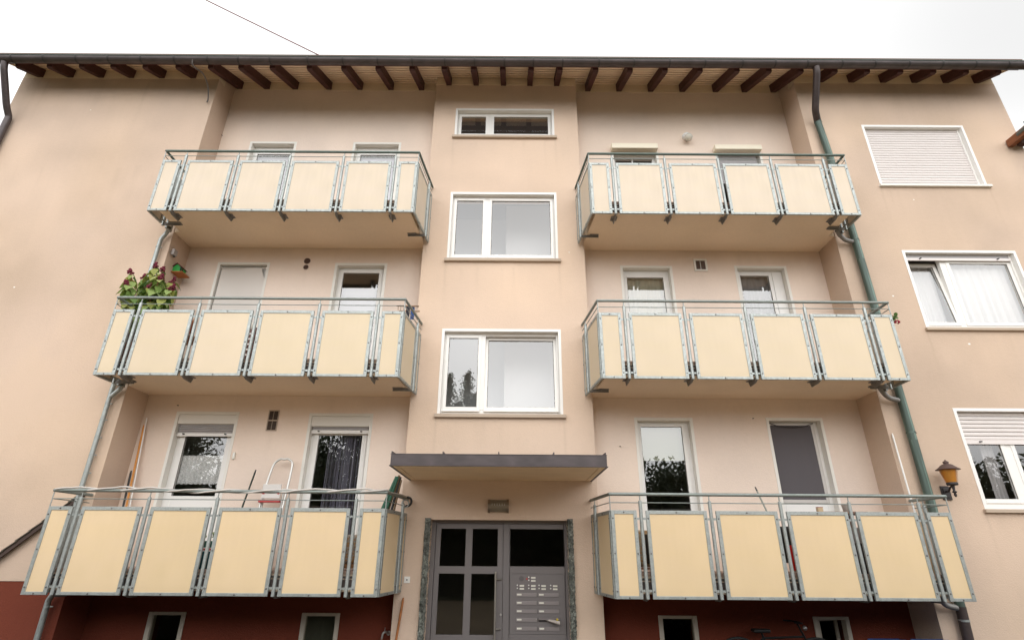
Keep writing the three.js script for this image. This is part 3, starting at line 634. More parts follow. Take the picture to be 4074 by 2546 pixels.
function balcony(label, k, side) {
  const t = thing('balcony', label, 'balcony', [0, k * H, 0], 'balconies bolted to the front of the block');
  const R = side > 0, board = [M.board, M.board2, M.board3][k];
  const spans = R ? [[1.265, 1.593], [1.71, 2.484], [2.60, 3.381], [3.498, 4.274], [4.379, 5.155], [5.27, 5.582]] : [[-5.88, -5.575], [-5.458, -4.696], [-4.582, -3.82], [-3.71, -2.922], [-2.80, -2.045], [-1.922, -1.602]];
  const posts = R ? [1.65, 2.54, 3.44, 4.326, 5.213] : [-5.517, -4.64, -3.765, -2.86, -1.985];
  const y0 = 1.200, y1 = 2.207, hy = 2.403, my = 2.30, zb = ZB;
  // floor slab
  const sx0 = R ? 1.335 : -5.75, sx1 = R ? 5.445 : -1.665, zf = 1.15;
  const inner = R ? TR - 0.002 : TL + 0.002, outer = R ? WR - 0.004 : WL + 0.004;
  const poly = R ? [[inner + 0.002, 0.004], [WR - 0.004, 0.004], [WR - 0.004, ZW - 0.01], [sx1, ZW + 0.004], [sx1, zf], [sx0, zf], [TR + 0.002, ZT]] : [[WL + 0.004, 0.004], [TL - 0.004, 0.004], [TL - 0.004, ZT], [sx1, zf], [sx0, zf], [sx0, ZW + 0.004], [WL + 0.004, ZW - 0.01]];
  const sg = (a, b, grow = 0) => { const s = new THREE.Shape(poly.map(([x, z]) => new THREE.Vector2(x, -z - (z > 1 ? grow : 0)))); const g = flat(new THREE.ExtrudeGeometry(s, { depth: b - a, bevelEnabled: false })); g.rotateX(-Math.PI / 2); g.translate(0, a, 0); return planarUV(g); };
  mesh('slab', sg(SLAB0, 1.45), M.soffit, t);
  mesh('floor_tiles', sg(1.4505, SLAB1, 0.014), M.tileEdge, t);
  mesh('drip_sheet', [bx(sx0 + 0.01, sx1 - 0.01, 1.285, 1.385, zf + 0.001, zf + 0.006), bx(sx0 + 0.01, sx1 - 0.01, 1.40, 1.425, zf + 0.001, zf + 0.012)], M.slabDark, t);
  // front panels and posts
  for (const [a, b] of spans) panel(t, a, y0, zb, 0, b - a, y1 - y0, board);
  const post = (x, z, dx, dz) => {
    mesh('post', [rod(V3(x, y0, z), V3(x, 2.316, z), 0.0225, 0.0225, 14), ball(x, 2.316, z, 0.0225, 1, 0.6, 1), rod(V3(x, 2.31, z), V3(x, hy - 0.012, z), 0.007)], M.galv, t);
    for (const y of [2.108, 1.29]) mesh('clip', (() => { const g = bx(-0.065, 0.065, y - 0.013, y + 0.013, -0.004, 0.004); g.rotateY(Math.atan2(-dz, dx)); g.translate(x, 0, z); return g; })(), M.galv, t);
  };
  for (const x of posts) {
    post(x, zb - 0.008, 1, 0);
    const s = Math.sign(-x) * 0.0;
    mesh('bracket', [prismX([[zb - 0.02, 1.249], [zb - 0.005, 1.196], [1.16, 1.172], [0.985, 1.168], [0.945, 1.249]], x - 0.006, x + 0.006), rb(x - 0.052, x + 0.052, 1.236, 1.249, 0.965, 1.09, 0.006), ball(x - 0.03, 1.234, 1.03, 0.011), ball(x + 0.03, 1.234, 1.03, 0.011)], M.galvDark, t);
  }
  // sides: the one by the tower runs slightly askew
  const inF = R ? V3(1.262, 0, zb) : V3(-1.599, 0, zb), inB = R ? V3(1.150, 0, 0.30) : V3(-1.499, 0, 0.30);
  const outF = R ? V3(5.582, 0, zb) : V3(-5.88, 0, zb), outB = R ? V3(5.582, 0, 0.575) : V3(-5.88, 0, 0.575);
  const sideRail = (F, B, outX, segs, postS) => {
    const L = F.distanceTo(B), d = B.clone().sub(F).normalize();
    const at = s => F.clone().addScaledVector(d, s);
    for (const [s0, s1] of segs) {
      const start = outX > 0 ? at(s0) : at(s1), dir = outX > 0 ? d : d.clone().negate();
      panel(t, start.x, y0, start.z, Math.atan2(-dir.z, dir.x), s1 - s0, y1 - y0, board, true);
    }
    const p = at(postS); post(p.x + outX * 0.004, p.z, d.x, d.z);
    return { p, L, d };
  };
  const inn = sideRail(inF, inB, R ? -1 : 1, [[0.014, 0.655], [0.79, 0.935]], 0.725);
  const out = sideRail(outF, outB, R ? 1 : -1, [[0.014, 0.365], [0.50, 0.65]], 0.43);
  mesh('bracket', (() => { const a = inn.p.x, b = a + (R ? 0.30 : -0.30), z = inn.p.z, x0 = Math.min(a, b), x1 = Math.max(a, b); return [rb(x0, x1, 1.200, 1.249, z - 0.006, z + 0.006, 0.003), rb(R ? x1 - 0.15 : x0, R ? x1 : x0 + 0.15, 1.234, 1.249, z - 0.04, z + 0.04, 0.005)]; })(), M.galvDark, t);
  mesh('bracket', (() => { const a = out.p.x, b = a + (R ? -0.30 : 0.30), z = out.p.z, x0 = Math.min(a, b), x1 = Math.max(a, b); return [rb(x0, x1, 1.200, 1.249, z - 0.006, z + 0.006, 0.003), rb(R ? x0 : x1 - 0.17, R ? x0 + 0.17 : x1, 1.228, 1.249, z - 0.045, z + 0.045, 0.005)]; })(), M.galvDark, t);
  // rails
  const up = (v, y) => V3(v.x, y, v.z);
  mesh('handrail', [rod(up(inB, hy), up(inF, hy), 0.021, 0.021, 14), rod(up(inF, hy), up(outF, hy), 0.021, 0.021, 14), rod(up(outF, hy), up(outB, hy), 0.021, 0.021, 14), ball(inF.x, hy, inF.z, 0.021), ball(outF.x, hy, outF.z, 0.021), ball(inB.x, hy, inB.z, 0.021), ball(outB.x, hy, outB.z, 0.021)], k === 2 ? M.railGreen : M.rail, t);
  mesh('mid_rail', [rod(up(inB, my), up(inF, my), 0.006), rod(up(inF, my), up(outF, my), 0.006), rod(up(outF, my), up(outB, my), 0.006)], M.rail, t);
  mesh('corner_bar', [rod(up(inF, y1 - 0.01), up(inF, hy), 0.007), rod(up(outF, y1 - 0.01), up(outF, hy), 0.007)], M.galv, t);
  return t;
}
const floorsN = ['lowest', 'middle', 'topmost'];
balcony('lowest balcony on the left with a cord wound around its handrail', 0, -1);
balcony('middle balcony on the left with a tall amaranth plant in its corner', 1, -1);
balcony('topmost balcony on the left, cream boards coloured paler for the brighter light', 2, -1);
balcony('lowest balcony on the right, in front of the insect net door', 0, 1);
balcony('middle balcony on the right, below two doors with net curtains', 1, 1);
balcony('topmost balcony on the right, below two shutter boxes', 2, 1);

// ---------------------------------------------------------------- curtains and blinds behind the panes
function hang(name, label, category, geoms, mat, group) { const m = mesh(numbered(name), geoms, mat); m.userData = { label, category }; if (group) m.userData.group = group; return m; }
hang('curtain', 'gathered lace half curtain in the lowest left balcony door', 'curtain', folds(-5.20, -4.49, 2.63, 3.075, -0.175, 9, 0.02, 3, 0.02), cloth([0.95, 0.96, 0.94], 0.15, { map: laceMap }));
{
  const r = rng(77), t = thing('strip_curtain', 'dark violet strip curtain in the lowest door by the ladder', 'curtain');
  const tones = [[0.05, 0.045, 0.06], [0.10, 0.095, 0.125], [0.20, 0.195, 0.24]].map(c => cloth(c, 0.1));
  mesh('rail', rod(V3(-2.93, 3.445, -0.20), V3(-2.33, 3.445, -0.20), 0.008), M.white, t);
  for (let i = 0; i < 30; i++) { const g = bx(-0.0095, 0.0095, 1.55, 3.44, -0.001, 0.001); g.rotateY((r() - 0.5) * 2.2); g.translate(-2.90 + i * 0.019 + (r() - 0.5) * 0.006, 0, -0.20 + (r() - 0.5) * 0.02); mesh('strip', g, tones[Math.floor(r() * 3)], t); }
}
hang('blind', 'pale green grey blind pulled half down in the lowest right balcony door', 'blind', [bx(2.01, 2.78, 3.06, 3.62, -0.185, -0.182), rb(2.01, 2.78, 3.045, 3.065, -0.19, -0.178, 0.004)], cloth([0.44, 0.47, 0.38], 0.2));
hang('insect_net', 'charcoal insect net stretched over the lowest right door', 'insect net', (() => { const g = folds(4.125, 4.79, 2.46, 3.605, -0.098, 3, 0.004, 8); return g; })(), std([0.095, 0.085, 0.092], { roughness: 0.8 }));
hang('shade_cloth', 'white cloth hung over the middle left door, curling away at its right edge', 'shade cloth', (() => {
  const g = new THREE.PlaneGeometry(0.80, 2.1, 16, 24), p = g.attributes.position;
  for (let i = 0; i < p.count; i++) { const u = p.getX(i) / 0.80 + 0.5, v = p.getY(i) / 2.1 + 0.5; const pull = smooth(0.3, 1, u) * (-0.085 * smooth(0.88, 1, v) + 0.012 * Math.sin(v * 9)); p.setX(i, p.getX(i) + 0.02 + pull); p.setZ(i, 0.012 * Math.sin(u * 7 + v * 3) + 0.02 * smooth(0.7, 1, u)); }
  g.computeVertexNormals(); g.translate(-4.845, 5.30, -0.045); return [flat(g), rod(V3(-5.235, 6.35, -0.045), V3(-4.415, 6.36, -0.045), 0.014)];
})(), cloth([0.74, 0.69, 0.64], 0.1));
hang('curtain', 'cream pleated curtain filling the middle right balcony door', 'curtain', folds(2.02, 2.77, 4.4, 6.30, -0.19, 8, 0.025, 14), cloth([0.42, 0.40, 0.29], 0.3));
hang('curtain', 'net curtain in the narrow balcony door beside the white panel', 'curtain', folds(4.08, 4.64, 4.4, 6.36, -0.21, 5, 0.02, 15), cloth([0.24, 0.235, 0.23], 0.3));
hang('curtain', 'white net curtain behind the tilted sash of the wing window', 'curtain', folds(6.74, 7.27, 5.10, 6.30, ZW - 0.30, 4, 0.02, 16), cloth([0.60, 0.59, 0.58], 0.35));
hang('curtain', 'wide white net curtain behind the fixed pane of the wing window', 'curtain', folds(7.42, 8.50, 5.10, 6.36, ZW - 0.21, 8, 0.022, 17), cloth([0.60, 0.59, 0.575], 0.3));
hang('curtain', 'pale side curtain in the half shuttered wing window', 'curtain', folds(7.05, 7.24, 2.40, 3.6, ZW - 0.24, 3, 0.015, 18), cloth([0.5, 0.48, 0.48], 0.35));
hang('blind', 'added pale sheet imitating the sky reflection in the glazed door beside the twin vents', 'blind', [bx(-3.09, -2.36, 4.4, 6.06, -0.20, -0.198)], cloth([0.40, 0.40, 0.42], 0.25));  // pale sheet stands in for bright sky mirrored below the balcony edge
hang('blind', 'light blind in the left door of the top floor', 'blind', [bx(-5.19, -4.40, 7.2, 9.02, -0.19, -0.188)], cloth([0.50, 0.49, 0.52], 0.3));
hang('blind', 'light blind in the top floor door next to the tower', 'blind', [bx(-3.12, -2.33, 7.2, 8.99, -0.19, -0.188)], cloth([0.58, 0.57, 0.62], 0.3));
hang('curtain', 'dim net behind the cellar pane below the left balcony', 'curtain', folds(-2.84, -2.41, 0.32, 0.89, -0.08, 4, 0.008, 19), cloth([0.30, 0.31, 0.27], 0.3));

// ---------------------------------------------------------------- fittings on the walls
{
  const t = thing('vent_grille', 'double dark vent grille between the lowest left balcony doors', 'vent', [-3.79, 3.60, 0]);
  mesh('frame', [bx(-0.083, -0.070, -0.165, 0.165, 0, 0.016), bx(0.070, 0.083, -0.165, 0.165, 0, 0.016), bx(-0.07, 0.07, 0.15, 0.165, 0, 0.016), bx(-0.07, 0.07, -0.165, -0.15, 0, 0.016), bx(-0.07, 0.07, -0.010, 0.010, 0, 0.016)], M.sill, t);
  mesh('backing', bx(-0.07, 0.07, -0.15, 0.15, -0.01, 0.004), std([0.05, 0.035, 0.028]), t);
  for (let i = 0; i < 12; i++) { const y = i < 6 ? 0.03 + i * 0.021 : -0.134 + (i - 6) * 0.021; mesh('slat', prismX([[0.004, y + 0.012], [0.013, y], [0.014, y + 0.002], [0.006, y + 0.014]], -0.069, 0.069), std([0.10, 0.075, 0.06]), t); }
  mesh('mullion', bx(-0.003, 0.003, -0.15, 0.15, 0.0145, 0.017), M.sill, t);
}
for (const [x, y, l] of [[-3.70, 6.49, 'upper dark round vent above the middle left balcony'], [-3.703, 6.362, 'lower dark round vent with a pale ring above the middle left balcony']]) {
  const t = thing('round_vent', l, 'vent', [x, y, 0]);
  const ring = flat(new THREE.TorusGeometry(0.052, 0.007, 8, 28)); ring.translate(0, 0, 0.006);
  mesh('ring', ring, y < 6.4 ? M.recess : std([0.16, 0.10, 0.08]), t);
  const c = flat(new THREE.CylinderGeometry(0.05, 0.05, 0.01, 28)); c.rotateX(Math.PI / 2); mesh('grille', c, std([0.085, 0.05, 0.04]), t);
  for (let i = -2; i <= 2; i++) { const w = Math.sqrt(0.0024 - (i * 0.018) ** 2); mesh('slat', bx(-w, w, i * 0.018 - 0.004, i * 0.018 + 0.004, 0.005, 0.010), std([0.12, 0.07, 0.055]), t); }
}
{
  const t = thing('vent_grille', 'square white framed vent above the middle right balcony', 'vent', [3.368, 6.456, 0]);
  mesh('frame', [bx(-0.118, -0.085, -0.122, 0.122, 0, 0.022), bx(0.085, 0.118, -0.122, 0.122, 0, 0.022), bx(-0.085, 0.085, 0.09, 0.122, 0, 0.022), bx(-0.085, 0.085, -0.122, -0.09, 0, 0.022), bx(-0.004, 0.004, -0.09, 0.09, 0, 0.012)], M.trim, t);
  mesh('backing', bx(-0.085, 0.085, -0.09, 0.09, -0.01, 0.003), std([0.08, 0.05, 0.04]), t);
  for (let i = 0; i < 7; i++) mesh('slat', prismX([[0.003, -0.075 + i * 0.024], [0.010, -0.088 + i * 0.024], [0.011, -0.086 + i * 0.024], [0.005, -0.072 + i * 0.024]], -0.084, 0.084), std([0.17, 0.12, 0.10]), t);
}
{
  const t = thing('wall_lamp', 'white cylinder lamp with domed lens on the top right recess wall', 'lamp', [3.465, 9.385, 0]);
  const ax = V3(-0.03, -0.75, 0.66).normalize(), at = s => ax.clone().multiplyScalar(s).add(V3(0, 0, 0.035));
  mesh('base', rod(V3(0, 0.01, -0.01), V3(0, -0.01, 0.05), 0.085, 0.08, 24), M.white, t);
  mesh('body', rod(at(-0.01), at(0.15), 0.066, 0.072, 24), M.white, t);
  mesh('rim', rod(at(0.145), at(0.16), 0.078, 0.078, 24), std([0.62, 0.6, 0.57]), t);
  const e = at(0.158); const dm = flat(new THREE.SphereGeometry(0.07, 20, 10, 0, 6.3, 0, 1.45)); dm.scale(1, 0.45, 1); dm.applyQuaternion(new THREE.Quaternion().setFromUnitVectors(V3(0, 1, 0), ax)); dm.translate(e.x, e.y, e.z); mesh('lens', dm, M.plate, t);
}
{
  const t = thing('entry_lamp', 'bronze half round lamp with wire bands above the entrance door', 'lamp', [-0.185, 2.318, ZT]);
  const half = (r, x0, x1) => { const p = []; for (let i = 0; i <= 16; i++) { const a = -Math.PI / 2 + i * Math.PI / 16; p.push([Math.cos(a) * r * 0.95, Math.sin(a) * r]); } return prismX(p, x0, x1); };
  mesh('glass', half(0.078, -0.118, 0.118), std([0.25, 0.21, 0.15], { roughness: 0.35 }), t);
  mesh('end_cap', half(0.092, -0.150, -0.118), std([0.26, 0.21, 0.16], { metalness: 0.7, roughness: 0.4 }), t);
  mesh('end_cap', half(0.092, 0.118, 0.150), std([0.26, 0.21, 0.16], { metalness: 0.7, roughness: 0.4 }), t);
  for (let i = 0; i < 8; i++) { const a = -1.2 + i * 0.343; mesh('band', bx(-0.118, 0.118, Math.sin(a) * 0.083 - 0.003, Math.sin(a) * 0.083 + 0.003, Math.cos(a) * 0.079 - 0.002, Math.cos(a) * 0.079 + 0.003), std([0.22, 0.18, 0.13], { metalness: 0.6, roughness: 0.45 }), t); }
  for (let i = 0; i < 6; i++) mesh('lamp_clip', rod(V3(-0.09 + i * 0.036, 0.005, 0.078), V3(-0.09 + i * 0.036, 0.03, 0.078), 0.0035, 0.003), M.plate, t);
}
{ // carriage lantern by the lowest right balcony
  const t = thing('lantern', 'old carriage lantern with amber glass on the right wing wall', 'lantern', [6.112, 0, ZW + 0.21]);
  const black = std([0.028, 0.022, 0.022], { roughness: 0.55 }), copper = std([0.10, 0.062, 0.055], { roughness: 0.5, metalness: 0.3 });
  const hex = (pts) => lathe(pts, 6);
  mesh('glass', hex([[0.066, 2.632], [0.107, 2.806]]), new THREE.MeshPhysicalMaterial({ color: lin(0.72, 0.34, 0.045), transmission: 0.55, thickness: 0, roughness: 0.35, side: THREE.DoubleSide }), t);
  mesh('bulb', [ball(0, 2.735, 0, 0.042, 1, 1.15, 1), rod(V3(0, 2.63, 0), V3(0, 2.70, 0), 0.02)], std([0.55, 0.4, 0.2]), t);
  mesh('roof', lathe([[0.0, 2.885], [0.05, 2.882], [0.075, 2.868], [0.11, 2.835], [0.145, 2.812], [0.147, 2.806], [0.10, 2.808], [0.0, 2.815]], 24), copper, t);
  mesh('finial', lathe([[0, 2.945], [0.012, 2.938], [0.010, 2.93], [0.034, 2.918], [0.038, 2.908], [0.030, 2.896], [0.034, 2.886], [0.03, 2.88]], 18), copper, t);
  mesh('base_ring', lathe([[0, 2.595], [0.062, 2.598], [0.07, 2.61], [0.068, 2.634], [0.058, 2.638], [0, 2.638]], 24), black, t);
  mesh('pendant', lathe([[0, 2.44], [0.012, 2.452], [0.02, 2.475], [0.012, 2.492], [0.03, 2.51], [0.032, 2.516], [0.014, 2.526], [0.018, 2.56], [0.024, 2.596]], 16), black, t);
  mesh('arm', pipe([V3(0, 2.57, 0), V3(0.01, 2.58, -0.06), V3(0.02, 2.53, -0.13), V3(0.03, 2.54, -0.19)], 0.013, 10, 20, false), black, t);
  mesh('back_plate', [rb(-0.035, 0.095, 2.42, 2.61, -0.209, -0.19, 0.008), rb(-0.012, 0.072, 2.45, 2.58, -0.19, -0.178, 0.006)], black, t);
}
{
  const t = thing('doorbell', 'square white push button plate left of the entrance', 'doorbell', [-1.425, 1.352, ZT]);
  mesh('plate', rb(-0.041, 0.041, -0.041, 0.041, 0.0, 0.011, 0.004), M.white, t); mesh('rocker', rb(-0.026, 0.026, -0.026, 0.026, 0.011, 0.015, 0.002), M.white, t); mesh('symbol', bx(-0.008, 0.008, -0.009, 0.007, 0.015, 0.0165), M.black, t);
}
{ const t = thing('wall_switch', 'small pale switch box right of the lace curtain door', 'switch', [-4.288, 3.045, 0]); mesh('box', rb(-0.02, 0.02, -0.052, 0.052, 0, 0.028, 0.004), M.plate, t); mesh('rocker', rb(-0.012, 0.012, 0.0, 0.036, 0.028, 0.032, 0.0015), M.white, t); }
{
  const t = thing('sensor_lamp', 'small grey sensor lamp above the green bird house', 'lamp', [WL, 6.39, 0.44]);
  mesh('bracket', rb(0, 0.03, -0.03, 0.03, -0.025, 0.025, 0.005), std([0.28, 0.24, 0.22]), t);
  mesh('head', rb(0.03, 0.075, -0.06, 0.05, -0.05, 0.05, 0.008), std([0.34, 0.31, 0.29]), t);
  mesh('lens', ball(0.06, -0.075, 0, 0.018), M.black, t);
}
{
  const t = thing('bird_house', 'little green bird house with dark red roof on the recess side wall', 'bird house', [WL, 6.09, 0.22]);
  const green = std([0.02, 0.30, 0.05], { roughness: 0.5 });
  const body = prismZ([[0.005, 0.0], [0.13, 0.0], [0.13, 0.10], [0.0675, 0.155], [0.005, 0.10]], -0.085, 0.085);
  mesh('body', body, green, t);
  mesh('roof', (() => { const a = bx(-0.0, 0.105, -0.006, 0.006, -0.105, 0.105); a.rotateZ(-0.72); a.translate(0.065, 0.165, 0); const b = bx(-0.095, 0.0, -0.006, 0.006, -0.105, 0.105); b.rotateZ(0.72); b.translate(0.068, 0.163, 0); return [a, b]; })(), std([0.09, 0.012, 0.016]), t);
  mesh('base_board', rb(0.003, 0.20, -0.016, -0.001, -0.12, 0.12, 0.003), std([0.42, 0.16, 0.05]), t);
  mesh('entrance_hole', rod(V3(0.1295, 0.07, 0.02), V3(0.1325, 0.07, 0.02), 0.022, 0.022, 16), M.black, t);
  mesh('trim', bx(0.1305, 0.134, 0.0, 0.095, 0.06, 0.084), std([0.02, 0.02, 0.06]), t);
}
// wires
hang('overhead_cable', 'thin overhead cable running up from the gutter into the white sky', 'cable', pipe([V3(-3.63, 10.19, 1.20), V3(-4.95, 11.04, 1.14), V3(-6.2, 11.84, 1.09), V3(-9.0, 13.7, 0.95)], 0.011, 6, 40, false), std([0.25, 0.14, 0.14]));
hang('loose_wire', 'loose grey wire dangling from the gutter over the left wing', 'wire', pipe([V3(-5.985, 10.15, 1.20), V3(-6.01, 10.02, 1.12), V3(-5.93, 10.03, 0.92), V3(-5.93, 9.95, 0.70), V3(-5.94, 9.75, 0.58), V3(-5.945, 9.66, 0.57)], 0.012, 8, 40, false), std([0.13, 0.12, 0.115]));

// lean-to roof against the left wing and the neighbour's eaves on the right
{
  const t = thing('lean_to_roof', 'sloping brown roof edge running up the left wing wall', 'roof');
  const a = V3(-8.6, 0.02, 0), b = V3(-5.99, 2.40, 0), ang = Math.atan2(b.y - a.y, b.x - a.x), L = a.distanceTo(b);
  const place = g => { g.rotateZ(ang); g.translate(a.x, a.y, 0); return g; };
  mesh('barge_board', place(bx(0, L, -0.03, 0.022, ZW + 0.055, ZW + 0.072)), std([0.085, 0.055, 0.045], { map: woodTone }), t);
  mesh('boarding', place(bx(0, L, 0.0, 0.020, ZW + 0.002, ZW + 0.054)), std([0.06, 0.04, 0.034], { map: woodTone }), t);
  const r = rng(5);
  for (let i = 0; i < 19; i++) { const s0 = i * L / 19; mesh('roof_tile', place((() => { const g = rb(0, L / 19 + 0.03, 0, 0.018, ZW + 0.003, ZW + 0.088, 0.006); g.rotateZ(-0.05 + (r() - 0.5) * 0.03); g.translate(s0, 0.026, 0); return g; })()), std([0.085, 0.07, 0.05], { map: paveTone }), t); }
}
{
  const t = thing('neighbour_eaves', 'corner of a neighbouring roof in front of the right wing', 'roof', [0.30, 0.30, 0]);
  const wood = std([0.26, 0.085, 0.03], { map: woodTone, roughness: 0.6 });
  const zf = 1.02;
  mesh('trough', rod(V3(8.94, 8.50, zf - 0.06), V3(8.94, 8.49, ZW + 0.25), 0.035, 0.035, 16), std([0.10, 0.115, 0.105], { metalness: 0.3, roughness: 0.45 }), t);
  mesh('rim', rod(V3(8.87, 8.565, zf), V3(13, 8.60, zf), 0.012), M.patina, t);
  for (let i = 0; i < 5; i++) { const z0 = ZW + 0.03 + i * 0.09; mesh('board', prismZ([[8.96, 8.44], [9.35, 8.60], [13, 10.1], [13, 10.13], [9.34, 8.63], [8.95, 8.47]], z0, z0 + 0.083), wood, t); }
  mesh('rafter', prismZ([[9.02, 8.36], [9.10, 8.34], [13, 9.95], [13, 10.09], [9.02, 8.455]], ZW + 0.10, ZW + 0.19), std([0.05, 0.02, 0.012]), t);
  mesh('fascia', prismZ([[8.93, 8.40], [9.02, 8.40], [9.02, 8.55], [8.93, 8.55]], ZW + 0.02, zf - 0.02), wood, t);
}

// ---------------------------------------------------------------- things on the balconies
hang('wound_cord', 'slack grey cord wound along the lowest left handrail', 'cord', (() => {
  const out = [];
  for (const q of [0, 1]) {
    const pts = []; const r = rng(9 + q);
    for (let i = 0; i <= 46; i++) { const u = i / 46, x = -5.86 + u * 4.26, a = u * 26 + q * 2.6; pts.push(V3(x, 2.413 + 0.022 * Math.sin(a) * (0.6 + 0.6 * r()) + 0.010 * Math.sin(u * 9), 1.237 + 0.024 * Math.cos(a))); }
    pts.push(V3(-1.585, 2.41, 1.16), V3(-1.56, 2.42, 0.9), V3(-1.53, 2.43, 0.62), V3(-1.50, 2.42, 0.42));
    out.push(pipe(pts, 0.011, 7, 240, false));
  }
  return out;
})(), std([0.52, 0.49, 0.46], { roughness: 0.8 }));
{
  const t = thing('cord_loop', 'black loop of cord hanging at the tower end of the handrail', 'cord', [-1.485, 2.36, 0.40]);
  const g = flat(new THREE.TorusGeometry(0.06, 0.016, 8, 24, 4.4)); g.rotateZ(-1.9); mesh('coil', g, M.black, t);
  const g2 = flat(new THREE.TorusGeometry(0.05, 0.008, 8, 24)); g2.translate(-0.02, -0.03, 0.03); mesh('coil', g2, M.galv, t);
}
{
  const t = thing('stepladder', 'folded aluminium stepladder leaning between the lowest left doors', 'ladder');
  const alu = std([0.62, 0.61, 0.58], { metalness: 0.5, roughness: 0.4 });
  const z = y => 0.34 - 0.14 * (y - 1.49);
  const side = (x0, x1) => pipe([V3(x0, 1.49, z(1.49)), V3(x1, 2.90, z(2.9))], 0.017, 10);
  mesh('frame', pipe([V3(-3.705, 1.49, 0.34), V3(-3.60, 2.86, z(2.86)), V3(-3.575, 2.93, z(2.93)), V3(-3.50, 2.985, z(2.98)), V3(-3.45, 2.978, z(2.98)), V3(-3.40, 2.985, z(2.98)), V3(-3.325, 2.94, z(2.93)), V3(-3.31, 2.86, z(2.86)), V3(-3.35, 1.49, 0.34)], 0.0165, 10, 160, false), alu, t);
  mesh('rear_leg', [rod(V3(-3.67, 1.49, 0.24), V3(-3.62, 2.55, 0.2), 0.014), rod(V3(-3.37, 1.49, 0.24), V3(-3.35, 2.55, 0.2), 0.014)], alu, t);
  mesh('platform', rb(-3.635, -3.365, 2.40, 2.60, 0.262, 0.285, 0.006), std([0.62, 0.59, 0.56], { roughness: 0.6 }), t);
  mesh('step', rb(-3.66, -3.355, 2.345, 2.375, 0.24, 0.30, 0.006), std([0.42, 0.06, 0.06]), t);
  mesh('corner_cap', [rb(-3.625, -3.59, 2.46, 2.50, 0.284, 0.289, 0.002), rb(-3.405, -3.375, 2.46, 2.50, 0.284, 0.289, 0.002)], M.red2, t);
  for (const y of [1.75, 2.05]) mesh('step', rb(-3.68, -3.355, y, y + 0.03, 0.24, 0.33, 0.006), alu, t);
}
function pole(name, label, cat, a, b, r, mat, capMat) { const t = thing(name, label, cat); mesh('handle', rod(a, b, r, r, 12), mat, t); const d = b.clone().sub(a).normalize(); mesh('cap', [rod(b.clone().addScaledVector(d, -0.02), b.clone().addScaledVector(d, 0.035), r * 1.12, r * 0.7, 12), ball(b.x + d.x * 0.035, b.y + d.y * 0.035, b.z + d.z * 0.035, r * 0.7)], capMat || mat, t); return t; }
const broomHead = (t, x, y, z) => mesh('head', rb(x - 0.15, x + 0.15, y, y + 0.05, z - 0.025, z + 0.025, 0.01), std([0.2, 0.1, 0.05]), t);
broomHead(pole('broom', 'dark green broom handle leaning left of the stepladder', 'broom', V3(-3.985, 1.54, 0.34), V3(-3.845, 2.78, 0.16), 0.0125, std([0.03, 0.04, 0.03]), M.black), -3.99, 1.49, 0.34);
broomHead(pole('broom', 'black broom handle in the corner of the lowest left balcony', 'broom', V3(-5.60, 1.54, 0.22), V3(-5.745, 2.76, 0.1), 0.014, M.black), -5.6, 1.49, 0.24);
pole('wooden_pole', 'orange wooden pole in the corner of the lowest left balcony', 'pole', V3(-5.56, 1.49, 0.20), V3(-5.77, 3.46, 0.06), 0.014, std([0.62, 0.27, 0.07]));
pole('white_pole', 'thin white pole beside the orange one in the lowest left corner', 'pole', V3(-5.50, 1.49, 0.18), V3(-5.765, 3.58, 0.05), 0.009, M.white);
pole('broom', 'grey broom handle leaning on the wall of the lowest right balcony', 'broom', V3(3.88, 1.49, 0.40), V3(3.61, 2.58, 0.22), 0.012, std([0.30, 0.31, 0.27]), M.black);
pole('white_pole', 'white pole leaning against the right wing above the lowest balcony', 'pole', V3(5.56, 1.49, ZW + 0.12), V3(5.60, 3.31, ZW + 0.025), 0.012, M.white);
pole('broom', 'wooden broom handle leaning left of the entrance', 'broom', V3(-1.55, 0.05, 0.42), V3(-1.455, 1.09, 0.31), 0.0165, std([0.42, 0.16, 0.05], { map: woodTone }));
{
  const t = thing('parasol_bundle', 'folded green parasol and brown poles beside the tower on the lowest left balcony', 'parasol');
  const g = std([0.03, 0.10, 0.065], { roughness: 0.8 }), b = std([0.20, 0.13, 0.07], { map: woodTone });
  for (const [x0, x1, w] of [[-2.03, -1.665, 0.05], [-1.93, -1.645, 0.04]]) mesh('canopy', (() => { const q = rod(V3(x0, 1.49, 0.62), V3(x1, 2.70, 0.42), w, w * 0.45, 7); return q; })(), g, t);
  mesh('pole', rod(V3(-1.89, 1.49, 0.56), V3(-1.63, 2.72, 0.40), 0.02, 0.018), b, t);
  mesh('pole', rod(V3(-1.82, 1.49, 0.54), V3(-1.612, 2.70, 0.38), 0.018, 0.016), M.black, t);
  mesh('pole', rod(V3(-1.76, 1.49, 0.52), V3(-1.60, 2.66, 0.38), 0.016, 0.014), b, t);
}
